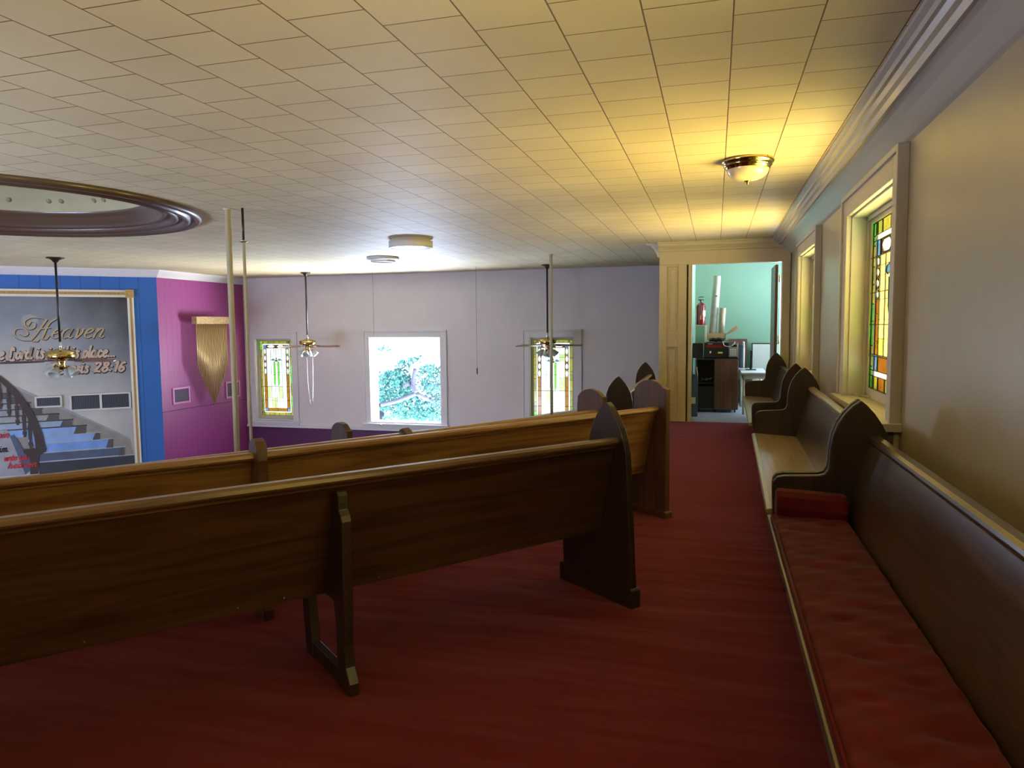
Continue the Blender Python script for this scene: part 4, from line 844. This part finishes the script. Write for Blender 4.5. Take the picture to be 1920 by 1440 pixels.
GL = {
 'a': (.95, [[(.62,.85),(.35,1),(.08,.7),(.08,.25),(.3,0),(.55,.25),(.66,.98)], [(.66,.98),(.6,.3),(.72,0),(.9,.15)]]),
 'c': (.75, [[(.6,.8),(.4,1),(.12,.7),(.1,.3),(.35,0),(.65,.2)]]),
 'd': (.95, [[(.62,.85),(.35,1),(.08,.7),(.08,.25),(.3,0),(.55,.25),(.68,1.6)], [(.68,1.6),(.6,.3),(.75,0),(.9,.15)]]),
 'e': (.78, [[(.12,.45),(.45,.6),(.58,.85),(.4,1),(.15,.75),(.1,.3),(.35,0),(.7,.2)]]),
 'h': (.92, [[(.1,0),(.22,1.7)], [(.12,.5),(.4,1),(.6,.85),(.55,.2),(.7,0),(.85,.15)]]),
 'i': (.48, [[(.15,1),(.12,.2),(.25,0),(.42,.15)], [(.18,1.38),(.2,1.46)]]),
 'l': (.45, [[(.22,1.7),(.12,.25),(.25,0),(.42,.15)]]),
 'm': (1.15, [[(.08,0),(.15,1)], [(.12,.6),(.35,1),(.48,.85),(.45,0)], [(.47,.6),(.72,1),(.86,.85),(.82,.2),(.95,0),(1.1,.15)]]),
 'n': (.9, [[(.08,0),(.16,1)], [(.12,.55),(.4,1),(.6,.85),(.55,.2),(.7,0),(.85,.15)]]),
 'o': (.75, [[(.35,1),(.1,.65),(.12,.2),(.35,0),(.6,.35),(.58,.8),(.35,1)]]),
 'p': (.78, [[(.18,1),(.05,-.6)], [(.15,.7),(.4,1),(.62,.75),(.58,.25),(.35,0),(.14,.2)]]),
 'r': (.6, [[(.1,0),(.18,1)], [(.14,.55),(.35,.98),(.55,.9)]]),
 's': (.65, [[(.55,.85),(.35,1),(.18,.78),(.45,.45),(.48,.15),(.28,0),(.05,.15)]]),
 't': (.5, [[(.22,1.5),(.12,.25),(.28,0),(.45,.15)], [(.02,1.0),(.42,1.02)]]),
 'u': (.9, [[(.12,1),(.1,.25),(.28,0),(.55,.3),(.62,1)], [(.62,1),(.58,.2),(.7,0),(.86,.15)]]),
 'v': (.75, [[(.05,.85),(.15,1),(.25,.1),(.3,0),(.55,.5),(.55,.95),(.7,.9)]]),
 'y': (.8, [[(.12,1),(.1,.35),(.28,.1),(.55,.4),(.62,1)], [(.62,1),(.5,-.4),(.3,-.65),(.1,-.5)]]),
 'L': (.98, [[(.60,1.2),(.56,1.5),(.38,1.6),(.24,1.3),(.28,.6),(.18,.05),(.0,-.1),(-.12,.04),(.08,.12),(.45,-.2),(.88,-.14)]]),
 'G': (1.05, [[(.85,1.35),(.6,1.65),(.2,1.3),(.12,.4),(.4,0),(.75,.25),(.82,.75)], [(.55,.75),(.95,.78)]]),
 '2': (.85, [[(.1,1.3),(.3,1.6),(.6,1.35),(.45,.8),(.08,.05)], [(.08,.05),(.4,.1),(.75,.03)]]),
 '8': (.85, [[(.42,.85),(.18,1.2),(.4,1.6),(.65,1.3),(.42,.85),(.1,.4),(.38,0),(.7,.4),(.42,.85)]]),
 '1': (.55, [[(.12,1.35),(.35,1.6),(.28,0)]]),
 '6': (.8, [[(.62,1.5),(.3,1.3),(.12,.6),(.2,.1),(.45,0),(.65,.35),(.5,.75),(.2,.55)]]),
 ':': (.5, [[(.14,.15),(.15,.25)], [(.2,.85),(.21,.95)]]), '.': (.4, [[(.12,.03),(.13,.1)]]), ',': (.4, [[(.18,.08),(.06,-.2)]]), ' ': (.5, [])}
def ribbon(bm, pts, wfun, y, mi, off=(0, 0), n=6):
    """flat pen stroke along pts in the wall plane"""
    P = catmull([(p_[0], p_[1], 0) for p_ in pts], n); L = []
    for i, p_ in enumerate(P):
        d = (P[min(i+1, len(P)-1)]-P[max(i-1, 0)]); d = d.normalized() if d.length > 1e-9 else Vector((1, 0, 0)); w_ = wfun(d)/2
        nn = Vector((-d.y, d.x, 0))*w_; ex = d*(w_*0.5 if i == len(P)-1 else (-w_*0.5 if i == 0 else 0))
        L.append(((p_+nn+ex), (p_-nn+ex)))
    for i in range(len(L)-1):
        q = [L[i][0], L[i+1][0], L[i+1][1], L[i][1]]
        f = bm.faces.new([bm.verts.new((v.x+off[0], y, v.y+off[1])) for v in q]); f.material_index = mi
def write(bm, text, s, z, kx, kz, wd, y, mi, off=(0, 0), slant=0.22):
    x = s
    for chh in text:
        adv, st = GL[chh]
        for k in st: ribbon(bm, [(x+(px+slant*pz)*kx, z+pz*kz) for px, pz in k], lambda d: wd, y, mi, off)
        x += adv*kx
    return x
def letter_line(text, s, z, kx, kz, wd, mats, outline=0.028, off=(0.008, -0.010), y=-0.040):
    bm = BM()
    if outline: write(bm, text, s, z, kx, kz, wd+outline, y+0.003, 1, off)
    write(bm, text, s, z, kx, kz, wd, y, 0)
    obj('lettering', bm, mats, mu)
letter_line('the Lord is in this place...', -3.12, 0.995, 0.126, 0.14, 0.044, ['ink_cream', 'ink_black'])
letter_line('Genesis', -2.07, 0.672, 0.13, 0.13, 0.042, ['ink_cream', 'ink_black'])
letter_line('28:16', -1.29, 0.68, 0.165, 0.125, 0.046, ['ink_cream', 'ink_black'])
letter_line('ain', -3.02, -0.60, 0.075, 0.075, 0.02, ['ink_red', 'ink_red'], 0, y=-0.068)
letter_line('him.', -3.10, -0.89, 0.085, 0.075, 0.022, ['ink_black', 'ink_black'], 0, y=-0.068)
letter_line('unto you', -2.95, -1.08, 0.072, 0.072, 0.021, ['ink_red', 'ink_red'], 0, y=-0.068)
letter_line('heaven', -2.90, -1.24, 0.10, 0.072, 0.021, ['ink_red', 'ink_red'], 0, y=-0.068)
bm = BM(); HX = lambda zx: -2.622 + (zx/7.385-30)*0.00949; HZ = lambda zy: 1.40 - (540+zy/7.385-632)*0.0108
H = [[(350,490),(355,430),(440,385),(560,388),(650,412)], [(650,412),(540,560),(460,660),(400,700),(280,690),(205,620),(230,545),(330,540),(385,600),(340,640),(270,605)],
     [(350,490),(400,545),(470,525),(490,465),(440,440),(395,490)], [(500,565),(580,540),(700,530)], [(780,400),(680,470),(600,620),(575,680),(620,690),(670,640)], [(390,690),(440,712),(500,715),(525,690)]]
pen = lambda w0: (lambda d: w0*(0.30+0.70*abs(d.normalized().dot(Vector((0.35, 0.94, 0))))))
for y_, mi_, w_, of in ((-0.037, 1, 0.038, (0.007, -0.010)), (-0.040, 0, 0.028, (0, 0))):
    for k in H: ribbon(bm, [(HX(a), HZ(b)) for a, b in k], pen(w_*1.3), y_, mi_, of)
    x = HX(675)
    for chh in 'eaven':
        adv, st = GL[chh]
        for k in st: ribbon(bm, [(x+(px+0.35*pz)*0.235, 1.405+pz*0.195) for px, pz in k], pen(w_*1.25), y_, mi_, of)
        x += adv*0.235
obj('lettering', bm, ['ink_gold', 'ink_black'], mu)
def vent(label, s0, s1, z0, z1, doors):
    root = thing('return_vent', label, 'vent', (BW[0], BW[1], 0), ROT45); f = 0.035; bm = BM()
    box(bm, (s0, -0.09, z0), (s1, -0.03, z0+f)); box(bm, (s0, -0.09, z1-f), (s1, -0.03, z1)); box(bm, (s0, -0.09, z0), (s0+f, -0.03, z1)); box(bm, (s1-f, -0.09, z0), (s1, -0.03, z1))
    if doors > 1: m_ = (s0+s1)/2; box(bm, (m_-f*.6, -0.09, z0), (m_+f*.6, -0.03, z1))
    obj('frame', bm, 'vent_white', root, 0.004)
    bm = BM(); box(bm, (s0+f, -0.055, z0+f), (s1-f, -0.04, z1-f)); obj('filter', bm, 'vent_dark', root)
    bm = BM(); n = int((s1-s0-2*f)/0.03)
    for k in range(n): x = s0+f+(s1-s0-2*f)*(k+.5)/n; box(bm, (x-0.004, -0.065, z0+f), (x+0.004, -0.055, z1-f))
    obj('louvres', bm, 'louvre', root)
vent('wide white-framed vent with two louvred doors set in the mural, beside its frame', -1.745, -0.61, -0.135, 0.225, 2)
vent('narrow white-framed vent set in the mural behind the painted stair rail', -2.36, -1.88, -0.03, 0.21, 1)

# ------------------------------------------------------------------ things in the green room
cab = thing('equipment_cabinet', 'dark brown cabinet on castors with an open black front, in the green room', 'cabinet', (0, 0, 0))
bm = BM(); box(bm, (-0.02, 13.25, 0.06), (0.0, 13.75, 0.95)); box(bm, (0.375, 13.25, 0.06), (0.395, 13.75, 0.95)); box(bm, (-0.33, 13.25, 0.93), (0.40, 13.80, 0.96)); box(bm, (-0.33, 13.78, 0.06), (0.40, 13.80, 0.93)); box(bm, (-0.33, 13.25, 0.06), (0.395, 13.78, 0.085)); box(bm, (-0.335, 13.25, 0.06), (-0.315, 13.78, 0.93)); obj('body', bm, 'black', cab, 0.004)
bm = BM(); box(bm, (-0.01, 13.22, 0.055), (0.39, 13.245, 0.945)); obj('side_panel', bm, 'brown_lam', cab, 0.003)
bm = BM(); box(bm, (-0.325, 13.23, 0.07), (-0.015, 13.25, 0.46)); o = obj('drawer', bm, 'black', cab, 0.004)
bm = BM(); bmesh.ops.create_icosphere(bm, subdivisions=2, radius=0.014, matrix=Matrix.Translation((-0.22, 13.222, 0.37))); obj('knob', bm, 'dark_bronze', o)
bm = BM(); box(bm, (-0.315, 13.26, 0.50), (-0.02, 13.7, 0.53)); obj('shelf', bm, 'black', cab)
for x, y in ((-0.28, 13.3), (0.34, 13.28), (-0.28, 13.72), (0.34, 13.72), (0.0, 13.27)):
    bm = BM(); mt = Matrix.Translation((x, y, 0.03)) @ Matrix.Rotation(math.radians(90), 4, 'Y'); bmesh.ops.create_cone(bm, cap_ends=True, segments=16, radius1=0.028, radius2=0.028, depth=0.025, matrix=mt); box(bm, (x-.02, y-.02, .05), (x+.02, y+.02, .065)); obj('castor', bm, 'black', cab)
cb = thing('cable_bundle', 'tangle of dark and light cables on the open cabinet shelf', 'cables'); bm = BM(); rn = random.Random(2)
for k in range(7):
    pts = [(-0.25+0.2*rn.random(), 13.32+0.1*rn.random(), 0.545+0.03*rn.random()+0.04*(j % 2)) for j in range(6)]; tube(bm, catmull(pts, 4), 0.006, 6, mi=k % 2)
obj('coil', bm, ['black', 'chrome'], cb)
mw = thing('microwave_oven', 'dark microwave oven with red strip and grey keypad on the cabinet', 'microwave', (0, 0, 0))
bm = BM(); box(bm, (-0.20, 13.27, 0.965), (0.38, 13.70, 1.24)); obj('body', bm, 'black', mw, 0.008)
bm = BM(); box(bm, (-0.19, 13.25, 0.985), (0.215, 13.27, 1.225)); o = obj('door', bm, 'dark_glass', mw, 0.004)
bm = BM(); box(bm, (-0.16, 13.247, 1.15), (0.17, 13.25, 1.20)); obj('red_strip', bm, 'red_metal', o)
bm = BM(); box(bm, (0.04, 13.247, 1.045), (0.12, 13.25, 1.075)); obj('sticker', bm, mat('yellow_sticker', (0.55, 0.55, 0.08)), o)
for lo, hi in (((-0.10, 13.247, 1.05), (-0.075, 13.25, 1.09)), ((-0.13, 13.247, 1.212), (-0.05, 13.25, 1.219))): bm = BM(); box(bm, lo, hi); obj('sticker', bm, 'white_plastic', o)
bm = BM(); box(bm, (0.225, 13.252, 0.985), (0.375, 13.27, 1.225)); o = obj('control_panel', bm, 'grey_plastic', mw, 0.003)
bm = BM()
for i in range(4):
    for j in range(3): box(bm, (0.245+j*0.038, 13.246, 1.01+i*0.032), (0.272+j*0.038, 13.252, 1.033+i*0.032))
obj('keypad', bm, 'white_plastic', o)
bm = BM(); box(bm, (0.245, 13.246, 1.165), (0.355, 13.252, 1.20)); obj('display', bm, 'dark_glass', o)
tv = thing('speaker_box', 'black box wedged between the green wall and the microwave', 'box'); bm = BM(); box(bm, (-0.395, 13.27, 0.965), (-0.215, 13.6, 1.225)); obj('body', bm, 'black', tv, 0.01)
cord = thing('power_cord', 'light grey cord draped over the front of the microwave', 'cord'); bm = BM(); tube(bm, catmull([(0.12, 13.245, 1.262), (0.13, 13.235, 1.235), (0.15, 13.23, 1.19), (0.22, 13.23, 1.17), (0.30, 13.235, 1.20), (0.33, 13.26, 1.255)], 6), 0.006, 6); obj('strand', bm, 'white_plastic', cord)
cl_ = thing('black_cloth', 'crumpled black cloth on top of the microwave', 'cloth'); bm = BM(); bmesh.ops.create_icosphere(bm, subdivisions=3, radius=1, matrix=Matrix.Diagonal((0.15, 0.055, 0.03, 1)))
for v in bm.verts: v.co += Vector((0, 0, 0.010*math.sin(v.co.x*60)+0.008*math.sin(v.co.y*80)))
bmesh.ops.translate(bm, vec=(0.03, 13.335, 1.286), verts=bm.verts); obj('folds', bm, 'black', cl_, smooth=True)
cbx = thing('cardboard_box', 'shallow open cardboard box holding paper rolls, on the microwave', 'box', (0, 0, 0))
bm = BM(); box(bm, (-0.15, 13.40, 1.30), (0.17, 13.66, 1.31)); box(bm, (-0.15, 13.40, 1.30), (-0.14, 13.66, 1.40)); box(bm, (0.16, 13.40, 1.30), (0.17, 13.66, 1.40)); box(bm, (-0.15, 13.40, 1.30), (0.17, 13.41, 1.40)); box(bm, (-0.15, 13.65, 1.30), (0.17, 13.66, 1.40)); box(bm, (-0.12, 13.44, 1.24), (0.14, 13.62, 1.30)); obj('tray', bm, 'cardboard', cbx)
bm = BM(); prism(bm, [(0.165, 1.37), (0.34, 1.545), (0.40, 1.475), (0.17, 1.36)], 13.40, 13.58, 'Y'); obj('flap', bm, 'cardboard', cbx)
bm = BM(); prism(bm, [(-0.15, 1.40), (-0.152, 1.58), (-0.143, 1.58), (-0.14, 1.40)], 13.42, 13.62, 'Y'); obj('flap', bm, 'cardboard', cbx)
def roll(label, base, top, r, m):
    root = thing('paper_roll', label, 'paper roll'); b, t_ = Vector(base), Vector(top); bm = BM()
    n = 8; tube(bm, [b.lerp(t_, k/n) for k in range(n+1)], [r]*(n+1), 18, False); tube(bm, [t_, b.lerp(t_, 0.1)], [r*0.72]*2, 18, False); obj('sheet', bm, m, root)
    return root
rr_ = roll('tall white paper roll leaning up from the cardboard box', (-0.055, 13.52, 1.32), (0.01, 13.52, 2.42), 0.066, 'paper')
bm = BM(); tube(bm, [(-0.02, 13.452, 2.06), (0.0, 13.449, 2.065), (0.03, 13.455, 2.06)], [0.003, 0.012, 0.003], 8); obj('tear', bm, 'black', rr_)
roll('short tan paper roll beside the tall white roll', (0.085, 13.50, 1.32), (0.118, 13.50, 1.85), 0.052, 'paper2')
bx_ = thing('green_box', 'mint green box with white sides, under the fire extinguisher', 'box'); bm = BM(); box(bm, (-0.352, 13.35, 1.235), (-0.158, 13.60, 1.548)); obj('body', bm, 'white_plastic', bx_, 0.004); bm = BM(); box(bm, (-0.345, 13.342, 1.245), (-0.19, 13.35, 1.54)); obj('front', bm, 'green', bx_)
fe = thing('fire_extinguisher', 'red fire extinguisher standing on the green box', 'fire extinguisher', (-0.262, 13.45, 1.55))
bm = BM(); lathe(bm, [(0.0, 0.0), (0.074, 0.0), (0.080, 0.012), (0.080, 0.32), (0.074, 0.355), (0.05, 0.385), (0.022, 0.40), (0.018, 0.42), (0.0, 0.42)], seg=28); obj('cylinder', bm, 'red_metal', fe)
bm = BM(); lathe(bm, [(0.0, 0.41), (0.02, 0.41), (0.022, 0.455), (0.0, 0.46)], seg=14); box(bm, (-0.05, -0.012, 0.445), (0.05, 0.012, 0.458)); prism(bm, [(-0.06, 0.475), (-0.03, 0.505), (0.03, 0.512), (0.06, 0.49), (0.03, 0.498), (-0.03, 0.492)], -0.012, 0.012, 'Y'); obj('valve', bm, 'black', fe, 0.002)
bm = BM(); tube(bm, catmull([(0.0, -0.02, 0.44), (0.0, -0.085, 0.40), (0.0, -0.09, 0.30), (0.0, -0.09, 0.12)], 5), [0.009]*16 if False else 0.009, 8); obj('hose', bm, 'black', fe)
bm = BM(); lathe(bm, [(0.0805, 0.30), (0.0815, 0.30), (0.0815, 0.29), (0.0805, 0.29)], seg=28); obj('strap', bm, 'black', fe)
bm = BM(); box(bm, (-0.012, -0.105, 0.10), (0.012, -0.098, 0.17)); obj('tag', bm, 'gold_trim', fe)
bm = BM(); lathe(bm, [(0.0808, 0.15), (0.0812, 0.15), (0.0812, 0.26), (0.0808, 0.26)], seg=28)
for f in [f for f in bm.faces if f.calc_center_median().x < 0.03 or f.calc_center_median().y > 0.06]: bm.faces.remove(f)
obj('label_sheet', bm, 'white_plastic', fe)
bb = thing('blue_bin', 'tall blue steel bin with an open top, just inside the doorway', 'bin'); bm = BM(); x0, x1, y0, y1 = -0.395, -0.285, 12.55, 12.85
for lo, hi in (((x0, y0, 0), (x1, y0+.01, .70)), ((x0, y1-.01, 0), (x1, y1, .70)), ((x0, y0, 0), (x0+.01, y1, .70)), ((x1-.01, y0, 0), (x1, y1, .70)), ((x0, y0, 0), (x1, y1, .01))): box(bm, lo, hi)
obj('body', bm, 'steel_blue', bb); bm = BM(); prism(bm, [(x0, .70), (x0, .82), (x0+.012, .82), (x0+.012, .70)], y0, y1, 'Y'); prism(bm, [(x1-.012, .70), (x1-.03, .83), (x1-.018, .83), (x1, .70)], y0, y1, 'Y'); obj('carton_flap', bm, 'cardboard', bb)
bm = BM(); box(bm, (x0+.01, y0-.004, .22), (x1-.03, y0, .33)); obj('paper_label', bm, 'white_plastic', bb)
dk = thing('desk', 'white topped desk behind the brown cabinet in the green room', 'desk'); bm = BM(); box(bm, (0.43, 12.95, 0.70), (0.86, 14.3, 0.73)); obj('top', bm, 'desk_white', dk, 0.006)
bm = BM(); box(bm, (0.45, 12.98, 0.62), (0.84, 13.0, 0.70)); box(bm, (0.45, 12.98, 0.62), (0.47, 14.28, 0.70)); box(bm, (0.82, 12.98, 0.62), (0.84, 14.28, 0.70)); obj('apron', bm, 'white_plastic', dk)
for x, y in ((0.475, 13.02), (0.82, 13.02), (0.475, 14.25), (0.82, 14.25)):
    bm = BM(); tube(bm, [(x, y, 0), (x, y, 0.62)], 0.022, 10); obj('leg', bm, 'ivory', dk)
oc = thing('office_chair', 'dark blue office chair with a pale frame behind the brown cabinet', 'chair', (0.475, 14.62, 0))
bm = BM(); box(bm, (-0.025, -0.2, 0.72), (0.03, 0.2, 1.16)); obj('backrest', bm, mat('navy_fabric', (0.05, 0.07, 0.12), 0.8), oc, 0.02, seg=3)
bm = BM(); tube(bm, catmull([(0.045, -0.21, 0.70), (0.045, -0.21, 1.17), (0.045, 0, 1.19), (0.045, 0.21, 1.17), (0.045, 0.21, 0.70)], 5), 0.016, 8); obj('frame', bm, 'white_plastic', oc)
bm = BM(); box(bm, (-0.22, -0.2, 0.44), (0.2, 0.2, 0.50)); obj('seat', bm, 'black', oc, 0.02); bm = BM(); tube(bm, [(0, 0, 0.08), (0, 0, 0.44)], 0.025, 10); tube(bm, [(0.045, 0, 0.47), (0.045, 0, 0.75)], 0.02, 8); obj('column', bm, 'black', oc)
bm = BM()
for k in range(5): a = k*2*math.pi/5; tube(bm, [(0, 0, 0.09), (0.26*math.cos(a), 0.26*math.sin(a), 0.03)], 0.018, 8)
obj('base', bm, 'black', oc)
mo = thing('computer_monitor', 'black flat monitor seen edge on, standing on the white desk', 'monitor', (0.62, 13.75, 0.73)); bm = BM(); box(bm, (-0.02, -0.22, 0.06), (0.02, 0.22, 0.36)); obj('screen', bm, 'black', mo, 0.006); bm = BM(); tube(bm, [(0.0, 0, 0.01), (0.0, 0, 0.12)], 0.02, 10); box(bm, (-0.09, -0.11, 0), (0.09, 0.11, 0.012)); obj('stand', bm, 'black', mo)
pt = thing('office_partition', 'pale fabric partition panel with a dark edge behind the desk', 'partition', (0, 0, 0)); bm = BM(); box(bm, (0.70, 14.82, 0.0), (1.16, 14.86, 1.17)); obj('panel', bm, 'beige_panel', pt); bm = BM(); box(bm, (0.68, 14.815, 0.0), (0.70, 14.865, 1.19)); box(bm, (0.68, 14.815, 1.17), (1.16, 14.865, 1.19)); obj('edge_trim', bm, 'black', pt)
bp_ = thing('brown_board', 'brown wooden board leaning on the green back wall', 'board', (0, 0, 0)); bm = BM(); box(bm, (0.25, 14.93, 0.0), (0.60, 14.96, 1.27)); obj('panel', bm, 'brown_lam', bp_)
